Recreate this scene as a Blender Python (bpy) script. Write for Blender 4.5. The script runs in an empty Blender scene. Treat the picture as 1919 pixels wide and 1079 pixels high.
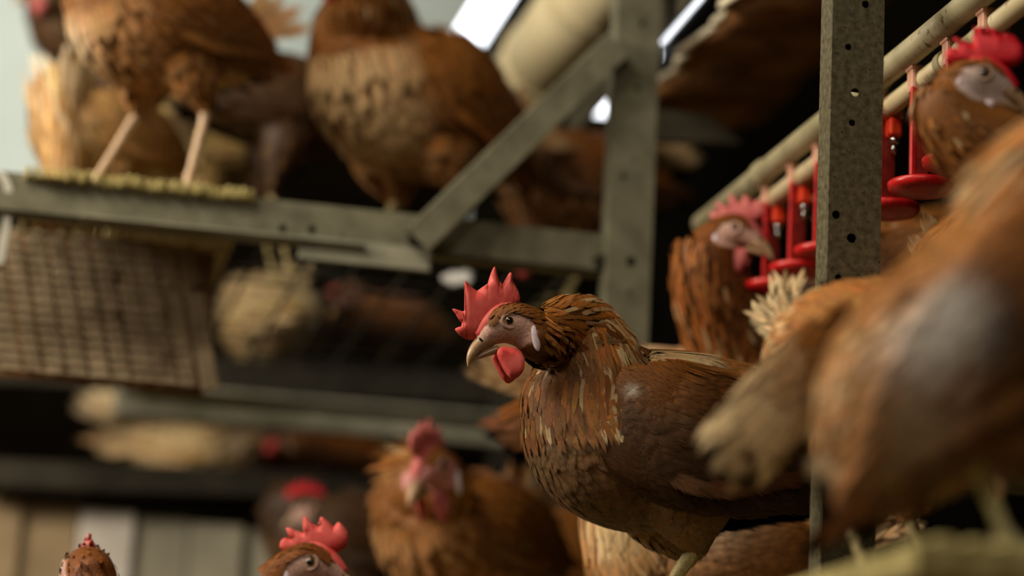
import bpy, bmesh, math, random
import numpy as np
from mathutils import Vector, Matrix
from mathutils.bvhtree import BVHTree

random.seed(7)
rng = np.random.default_rng(7)
sc = bpy.context.scene
C = sc.collection

# ------------------------------------------------------------------ camera
W_, H_ = 1919.0, 1079.0
LENS = 85.0
F = W_ * LENS / 36.0
YAW, PITCH, ROLL = math.radians(11.7), math.radians(13.2), math.radians(3.0)
CAMZ = 0.14
fwd = Vector((math.sin(YAW) * math.cos(PITCH), math.cos(YAW) * math.cos(PITCH), math.sin(PITCH)))
r0 = Vector((math.cos(YAW), -math.sin(YAW), 0))
u0 = r0.cross(fwd)
cr = r0 * math.cos(ROLL) + u0 * math.sin(ROLL)
cu = u0 * math.cos(ROLL) - r0 * math.sin(ROLL)
cam_d = bpy.data.cameras.new('camera')
cam_d.lens = LENS
cam_d.sensor_width = 36.0
cam_d.dof.use_dof = True
cam_d.dof.focus_distance = 2.36
cam_d.dof.aperture_fstop = 2.15
cam_d.clip_start = 0.05
cam = bpy.data.objects.new('camera', cam_d)
C.objects.link(cam)
CAM = Vector((0, 0, CAMZ))
M = Matrix((cr, cu, -fwd)).transposed().to_4x4()
M.translation = CAM
cam.matrix_world = M
sc.camera = cam


def P(px, py, Z):
    """point of the place seen at a pixel of the photograph, at depth Z metres"""
    return CAM + cr * ((px - W_ / 2) / F * Z) + cu * (-(py - H_ / 2) / F * Z) + fwd * Z


def proj(p):
    d = Vector(p) - CAM
    z = d.dot(fwd)
    return (W_ / 2 + F * d.dot(cr) / z, H_ / 2 - F * d.dot(cu) / z, z)


# ------------------------------------------------------------------ world, lamps, exposure
def lin(r, g, b):
    f = lambda c: (c / 255 / 12.92) if c / 255 <= 0.04045 else ((c / 255 + 0.055) / 1.055) ** 2.4
    return (f(r), f(g), f(b))


w = bpy.data.worlds.new('barn_air')
sc.world = w
w.use_nodes = True
w.node_tree.nodes['Background'].inputs[0].default_value = (0.9, 0.8, 0.6, 1)
w.node_tree.nodes['Background'].inputs[1].default_value = 0.012


def area(name, loc, target, sx, sy, power, col):
    l = bpy.data.lights.new(name, 'AREA')
    l.shape = 'RECTANGLE'
    l.size, l.size_y = sx, sy
    l.energy = power
    l.color = col
    o = bpy.data.objects.new(name, l)
    C.objects.link(o)
    o.location = loc
    o.rotation_euler = (Vector(target) - Vector(loc)).to_track_quat('-Z', 'Y').to_euler()
    return o


area('aisle_lamp', (-1.0, 1.7, 2.45), (0.45, 2.4, 0.6), 1.2, 0.4, 44, (1.0, 0.86, 0.66))
area('aisle_lamp', (-1.9, 2.6, 1.55), (-0.1, 4.2, 0.75), 1.2, 0.4, 84, (1.0, 0.88, 0.70))
area('aisle_lamp', (-0.9, 6.6, 3.4), (-0.3, 9.5, 2.6), 1.2, 0.4, 150, (1.0, 1.0, 0.95))
area('aisle_lamp', (-0.3, -0.2, 2.1), (0.5, 1.5, 0.5), 1.0, 0.4, 16, (1.0, 0.87, 0.68))  # added frontal fill for the near hens
sc.view_settings.view_transform = 'Standard'
sc.view_settings.look = 'None'
sc.view_settings.exposure = -0.12
sc.view_settings.gamma = 1.0
sc.view_settings.use_curve_mapping = False


# ------------------------------------------------------------------ materials
def mat(name):
    m = bpy.data.materials.new(name)
    m.use_nodes = True
    nt = m.node_tree
    return m, nt, nt.nodes['Principled BSDF']


def noisy(name, c1, c2, scale=20, rough=0.6, metal=0.0, detail=6, c3=None, s3=60, bump=0.0, stretch=None, spec=0.3):
    m, nt, b = mat(name)
    tc = nt.nodes.new('ShaderNodeTexCoord')
    src = tc.outputs['Object']
    if stretch:
        mp = nt.nodes.new('ShaderNodeMapping')
        mp.inputs['Scale'].default_value = stretch
        nt.links.new(src, mp.inputs['Vector'])
        src = mp.outputs[0]
    n = nt.nodes.new('ShaderNodeTexNoise')
    n.inputs['Scale'].default_value = scale
    n.inputs['Detail'].default_value = detail
    nt.links.new(src, n.inputs['Vector'])
    r = nt.nodes.new('ShaderNodeValToRGB')
    r.color_ramp.elements[0].position = 0.32
    r.color_ramp.elements[1].position = 0.68
    r.color_ramp.elements[0].color = (*c1, 1)
    r.color_ramp.elements[1].color = (*c2, 1)
    nt.links.new(n.outputs['Fac'], r.inputs['Fac'])
    out = r.outputs['Color']
    if c3:
        n2 = nt.nodes.new('ShaderNodeTexNoise')
        n2.inputs['Scale'].default_value = s3
        n2.inputs['Detail'].default_value = 3
        nt.links.new(src, n2.inputs['Vector'])
        r2 = nt.nodes.new('ShaderNodeValToRGB')
        r2.color_ramp.elements[0].position = 0.60
        r2.color_ramp.elements[1].position = 0.72
        r2.color_ramp.elements[0].color = (0, 0, 0, 1)
        r2.color_ramp.elements[1].color = (1, 1, 1, 1)
        nt.links.new(n2.outputs['Fac'], r2.inputs['Fac'])
        mx = nt.nodes.new('ShaderNodeMix')
        mx.data_type = 'RGBA'
        nt.links.new(r2.outputs['Color'], mx.inputs['Factor'])
        nt.links.new(out, mx.inputs['A'])
        mx.inputs['B'].default_value = (*c3, 1)
        out = mx.outputs['Result']
    nt.links.new(out, b.inputs['Base Color'])
    b.inputs['Roughness'].default_value = rough
    b.inputs['Metallic'].default_value = metal
    b.inputs['Specular IOR Level'].default_value = spec
    if bump:
        bn = nt.nodes.new('ShaderNodeBump')
        bn.inputs['Strength'].default_value = bump
        bn.inputs['Distance'].default_value = 0.002
        nt.links.new(n.outputs['Fac'], bn.inputs['Height'])
        nt.links.new(bn.outputs['Normal'], b.inputs['Normal'])
    return m


def emis(name, col, s):
    m, nt, b = mat(name)
    b.inputs['Base Color'].default_value = (*col, 1)
    b.inputs['Emission Color'].default_value = (*col, 1)
    b.inputs['Emission Strength'].default_value = s
    return m


def feather_material():
    m, nt, b = mat('feather')
    N, L = nt.nodes, nt.links
    at = N.new('ShaderNodeAttribute')
    at.attribute_name = 'Col'
    uv = N.new('ShaderNodeUVMap')
    uv.uv_map = 'UVMap'
    sp = N.new('ShaderNodeSeparateXYZ')
    L.new(uv.outputs[0], sp.inputs[0])

    def mth(op, a, bb=None, c=None):
        n = N.new('ShaderNodeMath')
        n.operation = op
        for i, v in enumerate((a, bb, c)):
            if v is None:
                continue
            if isinstance(v, (int, float)):
                n.inputs[i].default_value = v
            else:
                L.new(v, n.inputs[i])
        return n.outputs[0]
    au = mth('ABSOLUTE', mth('SUBTRACT', sp.outputs[0], 0.5))
    bar = mth('SUBTRACT', mth('MULTIPLY', sp.outputs[1], 26.0), mth('MULTIPLY', au, 16.0))
    cx = N.new('ShaderNodeCombineXYZ')
    L.new(bar, cx.inputs[0])
    L.new(mth('MULTIPLY', at.outputs['Alpha'], 97.0), cx.inputs[1])
    L.new(mth('MULTIPLY', au, 1.6), cx.inputs[2])
    n = N.new('ShaderNodeTexNoise')
    n.inputs['Scale'].default_value = 1.0
    n.inputs['Detail'].default_value = 3
    L.new(cx.outputs[0], n.inputs['Vector'])
    barb = N.new('ShaderNodeMapRange')
    barb.inputs['From Min'].default_value = 0.3
    barb.inputs['From Max'].default_value = 0.7
    barb.inputs['To Min'].default_value = 0.62
    barb.inputs['To Max'].default_value = 1.3
    L.new(n.outputs['Fac'], barb.inputs['Value'])
    sh = N.new('ShaderNodeMapRange')
    sh.inputs['From Min'].default_value = 0.0
    sh.inputs['From Max'].default_value = 0.06
    sh.inputs['To Min'].default_value = 1.3
    sh.inputs['To Max'].default_value = 1.0
    L.new(au, sh.inputs['Value'])
    k = mth('MULTIPLY', barb.outputs[0], sh.outputs[0])
    vm = N.new('ShaderNodeVectorMath')
    vm.operation = 'SCALE'
    L.new(at.outputs['Color'], vm.inputs[0])
    L.new(k, vm.inputs['Scale'])
    L.new(vm.outputs[0], b.inputs['Base Color'])
    b.inputs['Roughness'].default_value = 0.6
    b.inputs['Specular IOR Level'].default_value = 0.2
    bp = N.new('ShaderNodeBump')
    bp.inputs['Strength'].default_value = 0.5
    bp.inputs['Distance'].default_value = 0.0008
    L.new(n.outputs['Fac'], bp.inputs['Height'])
    an = N.new('ShaderNodeAttribute')
    an.attribute_name = 'Nrm'
    vt = N.new('ShaderNodeVectorTransform')
    vt.vector_type = 'NORMAL'
    vt.convert_from = 'OBJECT'
    vt.convert_to = 'WORLD'
    L.new(an.outputs['Vector'], vt.inputs[0])
    mxn = N.new('ShaderNodeMix')
    mxn.data_type = 'VECTOR'
    mxn.inputs['Factor'].default_value = 0.6
    L.new(bp.outputs[0], mxn.inputs[4])
    L.new(vt.outputs[0], mxn.inputs[5])
    nz = N.new('ShaderNodeVectorMath')
    nz.operation = 'NORMALIZE'
    L.new(mxn.outputs[1], nz.inputs[0])
    L.new(nz.outputs[0], b.inputs['Normal'])
    # loose barbs: the vane thins out towards its rim and tip
    rim = mth('ADD', mth('MULTIPLY', au, 2.0), mth('MULTIPLY', mth('SUBTRACT', n.outputs['Fac'], 0.5), 1.3))
    tip = mth('ADD', sp.outputs[1], mth('MULTIPLY', mth('SUBTRACT', n.outputs['Fac'], 0.5), 0.5))
    ra = N.new('ShaderNodeMapRange')
    ra.interpolation_type = 'SMOOTHSTEP'
    for k_, v_ in (('From Min', 0.62), ('From Max', 1.05), ('To Min', 1.0), ('To Max', 0.0)):
        ra.inputs[k_].default_value = v_
    L.new(rim, ra.inputs['Value'])
    ta = N.new('ShaderNodeMapRange')
    ta.interpolation_type = 'SMOOTHSTEP'
    for k_, v_ in (('From Min', 0.72), ('From Max', 1.02), ('To Min', 1.0), ('To Max', 0.0)):
        ta.inputs[k_].default_value = v_
    L.new(tip, ta.inputs['Value'])
    L.new(mth('MULTIPLY', ra.outputs[0], ta.outputs[0]), b.inputs['Alpha'])
    return m


def skin_material():
    m, nt, b = mat('hen_skin')
    N, L = nt.nodes, nt.links
    at = N.new('ShaderNodeAttribute')
    at.attribute_name = 'Col'
    tc = N.new('ShaderNodeTexCoord')
    n = N.new('ShaderNodeTexNoise')
    n.inputs['Scale'].default_value = 420
    n.inputs['Detail'].default_value = 3
    L.new(tc.outputs['Object'], n.inputs['Vector'])
    mr = N.new('ShaderNodeMapRange')
    mr.inputs['From Min'].default_value = 0.3
    mr.inputs['From Max'].default_value = 0.7
    mr.inputs['To Min'].default_value = 0.72
    mr.inputs['To Max'].default_value = 1.18
    L.new(n.outputs['Fac'], mr.inputs['Value'])
    vm = N.new('ShaderNodeVectorMath')
    vm.operation = 'SCALE'
    L.new(at.outputs['Color'], vm.inputs[0])
    L.new(mr.outputs[0], vm.inputs['Scale'])
    L.new(vm.outputs[0], b.inputs['Base Color'])
    b.inputs['Roughness'].default_value = 0.55
    b.inputs['Specular IOR Level'].default_value = 0.3
    bp = N.new('ShaderNodeBump')
    bp.inputs['Strength'].default_value = 0.5
    bp.inputs['Distance'].default_value = 0.0012
    L.new(n.outputs['Fac'], bp.inputs['Height'])
    L.new(bp.outputs[0], b.inputs['Normal'])
    return m


def comb_material(name, c1, c2):
    m = noisy(name, c1, c2, scale=55, rough=0.5, detail=5, bump=0.25)
    b = m.node_tree.nodes['Principled BSDF']
    b.inputs['Subsurface Weight'].default_value = 0.25
    b.inputs['Subsurface Radius'].default_value = (1.0, 0.25, 0.15)
    b.inputs['Subsurface Scale'].default_value = 0.004
    return m


MT = {
    'feather': feather_material(),
    'skin': skin_material(),
    'comb': comb_material('red_comb', lin(204, 62, 62), lin(230, 112, 104)),
    'comb_deep': comb_material('deep_red_comb', lin(206, 20, 38), lin(226, 52, 64)),
    'comb_pink': comb_material('pink_comb', lin(178, 82, 82), lin(202, 114, 110)),
    'lobe': noisy('white_earlobe', lin(206, 190, 204), lin(232, 218, 226), scale=300, rough=0.6),
    'beak': noisy('horn_beak', lin(134, 102, 78), lin(192, 158, 120), scale=60, rough=0.35, spec=0.5, stretch=(1, 1, 1)),
    'iris': noisy('amber_iris', lin(96, 66, 34), lin(150, 106, 56), scale=600, rough=0.15, spec=0.6),
    'pupil': noisy('black_pupil', (0.002, 0.002, 0.002), (0.004, 0.003, 0.003), rough=0.05, spec=0.8),
    'lid': noisy('eyelid_skin', lin(150, 118, 104), lin(190, 158, 142), scale=500, rough=0.6),
    'dark_hole': noisy('dark_nostril', (0.006, 0.004, 0.003), (0.012, 0.008, 0.006), rough=0.8),
    'steel': noisy('dusty_galvanised_steel', lin(98, 96, 78), lin(126, 124, 104), scale=30, rough=0.55, metal=0.15, c3=lin(74, 68, 52), s3=120),
    'steel_speck': noisy('speckled_galvanised_steel', lin(78, 73, 54), lin(116, 110, 86), scale=150, rough=0.5, metal=0.2, c3=lin(44, 38, 27), s3=260, bump=0.2),
    'steel_dark': noisy('dark_rail_hole_shade', lin(30, 27, 19), lin(48, 43, 31), scale=20, rough=0.7),  # dark tone for rails and decks; also the shade plates behind holes
    'steel_teal': noisy('grey_green_rail', lin(124, 126, 110), lin(160, 158, 140), scale=16, rough=0.6),
    'bolt': noisy('dark_bolt_head', lin(40, 38, 32), lin(62, 60, 52), scale=200, rough=0.5, metal=0.5),
    'slat': noisy('dusty_yellow_plastic_slat', lin(150, 138, 84), lin(206, 192, 132), scale=60, rough=0.75, c3=lin(110, 92, 58), s3=130, bump=0.6),
    'pipe': noisy('ivory_plastic_pipe', lin(196, 180, 140), lin(222, 208, 170), scale=14, rough=0.45, c3=lin(150, 128, 88), s3=70),
    'pipe_grey': noisy('grey_ivory_pipe', lin(150, 142, 112), lin(184, 174, 140), scale=16, rough=0.5, c3=lin(104, 88, 60), s3=90),
    'duct': noisy('cream_duct', lin(206, 192, 152), lin(226, 214, 178), scale=9, rough=0.6),
    'saddle': noisy('pale_pink_plastic', lin(190, 138, 116), lin(214, 168, 144), scale=60, rough=0.4),
    'red': noisy('red_plastic', lin(186, 14, 20), lin(212, 34, 36), scale=60, rough=0.35, c3=lin(120, 20, 16), s3=90, spec=0.5),
    'red_dark': noisy('dark_red_plastic', lin(120, 30, 24), lin(158, 44, 34), scale=80, rough=0.5),  # darker, browner red for the splash plate
    'orange': noisy('orange_red_nipple', lin(214, 48, 20), lin(232, 74, 36), scale=60, rough=0.4),
    'chrome': noisy('chrome_pin', (0.6, 0.6, 0.6), (0.75, 0.75, 0.75), rough=0.15, metal=1.0),
    'wallpale': noisy('pale_grey_green_wall', lin(168, 174, 164), lin(184, 188, 176), scale=3, rough=0.8),
    'dark': noisy('shade_black_board', lin(10, 8, 5), lin(16, 13, 8), scale=12, rough=1.0, spec=0.0),  # near black, painted as the unlit depth of the aviary
    'litter': noisy('dry_litter', lin(66, 52, 34), lin(104, 86, 58), scale=60, rough=0.95, bump=0.8),
    'ceil': noisy('dark_ceiling', lin(34, 30, 22), lin(46, 40, 30), scale=4, rough=0.9),
    'belt': noisy('dirty_belt', lin(86, 56, 28), lin(146, 98, 54), scale=9, rough=0.8, c3=lin(36, 24, 14), s3=14),
    'lip': noisy('curled_plastic_lip', lin(216, 204, 176), lin(236, 226, 202), scale=40, rough=0.45),
    'screen': noisy('dust_caked_wire', lin(112, 98, 76), lin(158, 140, 114), scale=26, rough=0.9, c3=lin(92, 72, 46), s3=40),
    'board_pale': noisy('pale_dusty_board', lin(140, 136, 120), lin(176, 170, 150), scale=5, rough=0.85, c3=lin(170, 144, 106), s3=6),
    'board_white': noisy('lighter_board', lin(190, 184, 176), lin(214, 208, 200), scale=7, rough=0.85),  # lighter grey-white tone, one board only
    'board_tan': noisy('tan_dusty_board', lin(128, 110, 84), lin(160, 140, 110), scale=6, rough=0.85),
    'white_strip': noisy('white_plastic_strip', lin(206, 206, 196), lin(226, 226, 216), scale=20, rough=0.4),
    'lamp': emis('lit_diffuser', (0.92, 0.95, 1.0), 4.5),
    'lamp_body': noisy('black_lamp_housing', (0.008, 0.008, 0.007), (0.012, 0.012, 0.01), rough=0.6),
    'frame_dark': noisy('dark_olive_steel', lin(50, 46, 34), lin(66, 62, 46), scale=20, rough=0.7),
}


# ------------------------------------------------------------------ mesh helpers
def mesh_obj(name, verts, faces, m, parent=None, smooth=True, uv=None, col=None, nor=None):
    me = bpy.data.meshes.new(name)
    verts = np.asarray(verts, dtype=np.float32)
    if isinstance(faces, np.ndarray) and faces.ndim == 2:
        n, k = faces.shape
        me.vertices.add(len(verts))
        me.vertices.foreach_set('co', verts.ravel())
        me.loops.add(n * k)
        me.loops.foreach_set('vertex_index', faces.ravel().astype(np.int32))
        me.polygons.add(n)
        me.polygons.foreach_set('loop_start', np.arange(0, n * k, k, dtype=np.int32))
        me.update(calc_edges=True)
    else:
        me.from_pydata([tuple(v) for v in verts], [], [tuple(f) for f in faces])
    if uv is not None:
        l = me.uv_layers.new(name='UVMap')
        vi = np.empty(len(me.loops), dtype=np.int32)
        me.loops.foreach_get('vertex_index', vi)
        l.data.foreach_set('uv', np.asarray(uv, dtype=np.float32)[vi].ravel())
    if col is not None:
        a = me.color_attributes.new('Col', 'FLOAT_COLOR', 'POINT')
        a.data.foreach_set('color', np.asarray(col, dtype=np.float32).ravel())
    if nor is not None:
        a = me.attributes.new('Nrm', 'FLOAT_VECTOR', 'POINT')
        a.data.foreach_set('vector', np.asarray(nor, dtype=np.float32).ravel())
    me.polygons.foreach_set('use_smooth', [smooth] * len(me.polygons))
    me.materials.append(m)
    me.validate()
    o = bpy.data.objects.new(name, me)
    C.objects.link(o)
    o.parent = parent
    return o


def bm_obj(name, bm, m, parent=None, smooth=False):
    me = bpy.data.meshes.new(name)
    bmesh.ops.recalc_face_normals(bm, faces=bm.faces)
    bm.to_mesh(me)
    bm.free()
    for p in me.polygons:
        p.use_smooth = smooth
    me.materials.append(m)
    o = bpy.data.objects.new(name, me)
    C.objects.link(o)
    o.parent = parent
    return o


def bm_box(bm, c, s, rot=None, bev=0.0):
    mt = Matrix.Translation(Vector(c))
    if rot is not None:
        mt = mt @ rot.to_4x4()
    mt = mt @ Matrix.Diagonal((s[0], s[1], s[2], 1))
    g = bmesh.ops.create_cube(bm, size=1.0, matrix=mt)
    if bev:
        es = list({e for v in g['verts'] for e in v.link_edges})
        bmesh.ops.bevel(bm, geom=es, offset=bev, segments=2, affect='EDGES', profile=0.5)


def bm_cyl(bm, p0, p1, r, seg=20, r2=None):
    p0, p1 = Vector(p0), Vector(p1)
    d = p1 - p0
    q = d.to_track_quat('Z', 'Y').to_matrix().to_4x4()
    bmesh.ops.create_cone(bm, cap_ends=True, segments=seg, radius1=r, radius2=r if r2 is None else r2, depth=d.length,
                          matrix=Matrix.Translation((p0 + p1) / 2) @ q)


def empty(name, loc, rz=0):
    o = bpy.data.objects.new(name, None)
    C.objects.link(o)
    o.location = loc
    o.rotation_euler = (0, 0, rz)
    o.empty_display_size = 0.05
    return o


def tag(o, label=None, cat=None, group=None, kind=None):
    if label:
        o['label'] = label
    if cat:
        o['category'] = cat
    if group:
        o['group'] = group
    if kind:
        o['kind'] = kind
    return o


def catmull(ctrl, n):
    c = np.asarray(ctrl, dtype=float)
    k = len(c)
    t = np.linspace(0, k - 1, n)
    i = np.clip(t.astype(int), 0, k - 2)
    f = (t - i)[:, None]
    p1, p2 = c[i], c[i + 1]
    p0, p3 = c[np.maximum(i - 1, 0)], c[np.minimum(i + 2, k - 1)]
    return 0.5 * (2 * p1 + (p2 - p0) * f + (2 * p0 - 5 * p1 + 4 * p2 - p3) * f ** 2 + (3 * p1 - p0 - 3 * p2 + p3) * f ** 3)


def nrm(a):
    return a / np.maximum(np.linalg.norm(a, axis=-1, keepdims=True), 1e-9)


class Sweep:
    """tube along a path; stations (x, y, z, half width, half height)"""

    def __init__(self, stations, n=40, side=(0, 1, 0)):
        s = catmull(stations, n)
        self.c, self.ry, self.rz = s[:, :3], np.maximum(s[:, 3], 0.0008), np.maximum(s[:, 4], 0.0008)
        self.T = nrm(np.gradient(self.c, axis=0))
        B = np.zeros_like(self.c)
        b = np.array(side, float)
        for i in range(n):
            b = b - self.T[i] * b.dot(self.T[i])
            b = b / np.linalg.norm(b)
            B[i] = b
        self.B = B
        self.U = np.cross(self.T, B)
        self.n = n
        d = np.linalg.norm(np.diff(self.c, axis=0), axis=1)
        self.arc = np.concatenate([[0], np.cumsum(d)])

    def mesh(self, seg=24):
        th = np.linspace(0, 2 * np.pi, seg, endpoint=False)
        v = (self.c[:, None] + self.B[:, None] * (self.ry[:, None] * np.cos(th))[..., None]
             + self.U[:, None] * (self.rz[:, None] * np.sin(th))[..., None]).reshape(-1, 3)
        n = self.n
        f = []
        for i in range(n - 1):
            for j in range(seg):
                a, b2 = i * seg + j, i * seg + (j + 1) % seg
                f.append((a, b2, b2 + seg, a + seg))
        v = np.vstack([v, self.c[0] - self.T[0] * self.ry[0] * 0.4, self.c[-1] + self.T[-1] * self.ry[-1] * 0.4])
        e0, e1 = n * seg, n * seg + 1
        for j in range(seg):
            f.append((e0, (j + 1) % seg, j))
            f.append((e1, (n - 1) * seg + j, (n - 1) * seg + (j + 1) % seg))
        return v, f

    def sample(self, k, lo=0.0, hi=1.0, th=None):
        """k points on the surface between two fractions of the path: pos, normal, -tangent, frac, angle"""
        per = (self.ry + self.rz)
        fr = self.arc / self.arc[-1]
        wgt = per * ((fr >= lo) & (fr <= hi))
        cdf = np.cumsum(wgt)
        cdf = cdf / cdf[-1]
        t = np.interp(rng.random(k), cdf, np.arange(self.n))
        if th is None:
            th = rng.random(k) * 2 * np.pi
        i = np.clip(t.astype(int), 0, self.n - 2)
        f = (t - i)[:, None]
        L = lambda a: a[i] * (1 - f) + a[i + 1] * f
        c, T, B, U = L(self.c), nrm(L(self.T)), nrm(L(self.B)), nrm(L(self.U))
        ry, rz = L(self.ry[:, None]), L(self.rz[:, None])
        ct, st = np.cos(th)[:, None], np.sin(th)[:, None]
        p = c + B * ry * ct + U * rz * st
        nn = nrm(B * ct * rz + U * st * ry)
        dr = L(np.gradient(self.ry)[:, None] / np.maximum(np.gradient(self.arc), 1e-6)[:, None])
        nn = nrm(nn - T * np.clip(dr, -1.2, 1.2) * 0.8)
        return p, nn, -T, L(fr[:, None])[:, 0], th


def join_meshes(parts):
    vs, fs, o = [], [], 0
    for v, f in parts:
        vs.append(np.asarray(v))
        fs += [tuple(i + o for i in q) for q in f]
        o += len(v)
    return np.vstack(vs), fs


# ------------------------------------------------------------------ feathers
PROF = {
    'round': ([0, .18, .4, .62, .8, .92, 1], [.35, .75, 1, 1, .85, .55, .1]),
    'hackle': ([0, .18, .4, .62, .8, .92, 1], [.55, .9, 1, .85, .6, .35, .04]),
    'contour': ([0, .18, .4, .62, .8, .92, 1], [.55, .9, 1, .95, .8, .55, .15]),
    'flight': ([0, .18, .4, .62, .8, .92, 1], [.35, .7, .92, 1, 1, .8, .2]),
    'lo': ([0, .35, .75, 1], [.45, 1, .8, .15]),
}


class Feathers:
    def __init__(self):
        self.v, self.f, self.uv, self.col, self.nor, self.o = [], {}, [], [], [], 0

    def add(self, O, D, N, L, Wd, cb, ce, em=0.5, tm=0.2, lift=0.09, curl=-0.03, camber=0.10, prof='round', root_off=0.0016, drape=None):
        n = len(O)
        if n == 0:
            return
        N = nrm(N)
        D = nrm(D - N * np.sum(D * N, 1, keepdims=True))
        O = O + N * root_off
        S = np.cross(N, D)
        vs, ws = (np.array(a) for a in PROF[prof])
        us = np.array([-1., 0, 1])
        L = np.broadcast_to(np.asarray(L, float), (n,))[:, None, None, None]
        Wd = np.broadcast_to(np.asarray(Wd, float), (n,))[:, None, None, None]
        em = np.broadcast_to(np.asarray(em, float), (n,))[:, None, None, None]
        tm = np.broadcast_to(np.asarray(tm, float), (n,))[:, None, None, None]
        lift = np.broadcast_to(np.asarray(lift, float), (n,))[:, None, None, None]
        V = vs[None, :, None, None]
        Uu = us[None, None, :, None]
        Wp = ws[None, :, None, None]
        e = lambda a: a[:, None, None, :]
        jag = 1 + 0.10 * rng.standard_normal((n, len(vs), 3, 1)) * (V > 0.3)
        p = (e(O) + e(D) * L * (V - 0.04 * np.abs(Uu) * Wp * V) + e(S) * Wd * 0.5 * Wp * Uu * jag
             + e(N) * (L * (lift * V + curl * V ** 2) - Wd * camber * 0.5 * np.abs(Uu) * Wp))
        if drape is not None:
            # lay the vane over the body: never sunk in it, never far off it
            tree, near, far = drape
            p = np.array(np.broadcast_to(p, (n, len(vs), 3, 3)))
            flat = p.reshape(-1, 3)
            lay = np.repeat(rng.uniform(near, near * 2.2, n), len(vs) * 3)
            for i_ in range(len(flat)):
                h_ = tree.find_nearest(flat[i_])
                if h_[0] is None:
                    continue
                q_, n_ = np.array(h_[0]), np.array(h_[1])
                d_ = float((flat[i_] - q_) @ n_)
                if d_ < lay[i_]:
                    flat[i_] = q_ + n_ * lay[i_]
                elif d_ > far:
                    flat[i_] = q_ + (flat[i_] - q_) * ((far + (d_ - far) * .3) / d_)
        m = np.clip(np.abs(Uu) * em * (0.4 + 0.6 * V) + tm * V ** 3, 0, 1)
        cb, ce = np.broadcast_to(cb, (n, 3)), np.broadcast_to(ce, (n, 3))
        c = e(cb) * (1 - m) + e(ce) * m
        r = rng.random((n, 1, 1, 1))
        c = np.concatenate([np.broadcast_to(c, (n, len(vs), 3, 3)), np.broadcast_to(r, (n, len(vs), 3, 1))], -1)
        uv = np.concatenate([np.broadcast_to(Uu * .5 + .5, (n, len(vs), 3, 1)), np.broadcast_to(V, (n, len(vs), 3, 1))], -1)
        k = len(vs) * 3
        q = []
        for i in range(len(vs) - 1):
            for j in range(2):
                q.append((i * 3 + j, i * 3 + j + 1, i * 3 + j + 4, i * 3 + j + 3))
        q = np.array(q)
        F_ = (np.arange(n)[:, None, None] * k + q[None]).reshape(-1, 4) + self.o
        self.v.append(p.reshape(-1, 3))
        self.uv.append(uv.reshape(-1, 2))
        self.col.append(c.reshape(-1, 4))
        self.nor.append(np.repeat(N, k, axis=0))
        self.f.setdefault(0, []).append(F_)
        self.o += n * k

    def build(self, name, parent):
        if self.o == 0:
            return None
        return mesh_obj(name, np.vstack(self.v), np.vstack(self.f[0]), MT['feather'], parent, True, np.vstack(self.uv), np.vstack(self.col), np.vstack(self.nor))


# ------------------------------------------------------------------ the hen
K = 8855.0


def hp(cx, cy, y=0.0):
    """point of the hen's head, traced from the side view; x forward, z up, origin between the eyes"""
    return ((490 - cx) / K, y, (525 - cy) / K)


HEAD_ST = [(790, 600, 150, 180), (690, 560, 158, 182), (590, 530, 158, 172), (490, 540, 150, 162), (405, 585, 122, 128), (335, 645, 92, 95), (285, 700, 66, 68), (250, 745, 46, 48)]
BEAK_UP = [(350, 662, 80, 72), (288, 708, 69, 66), (238, 765, 52, 53), (204, 825, 36, 38), (188, 878, 19, 21), (184, 916, 4, 4)]
BEAK_LO = [(430, 748, 62, 34), (350, 785, 48, 28), (275, 825, 32, 20), (222, 856, 8, 7)]
COMB_A = [(300, 660), (190, 692), (155, 690), (100, 660), (50, 617), (55, 602), (125, 574), (108, 556), (60, 492), (16, 444), (28, 434), (130, 458), (124, 400), (119, 330), (113, 192), (122, 184), (160, 226), (215, 262), (268, 281), (290, 262), (306, 215), (330, 112), (356, 42), (368, 38), (376, 56), (402, 150), (430, 205), (462, 140), (492, 80), (506, 72), (517, 90), (522, 136), (575, 220), (598, 288), (588, 332), (550, 356), (545, 410), (470, 450), (390, 540)]
COMB_B = [((490 - (x - 680) / 13177 * K), 525 - (895 - y) / 13177 * K) for x, y in
          [(1000, 830), (1120, 790), (1162, 700), (1165, 600), (1112, 490), (1080, 464), (1012, 520), (968, 440), (908, 355), (872, 358), (880, 440), (850, 482), (760, 400), (692, 288), (664, 300), (690, 468), (660, 512), (560, 440), (456, 374), (428, 390), (520, 530), (488, 542), (410, 490), (350, 520), (318, 585), (350, 645), (440, 692), (560, 760), (760, 800)]]
WATTLE = [(470, 735), (420, 752), (404, 790), (406, 825), (440, 890), (480, 958), (525, 1000), (552, 1016), (600, 984), (638, 925), (642, 835), (615, 775), (560, 740)]


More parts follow.
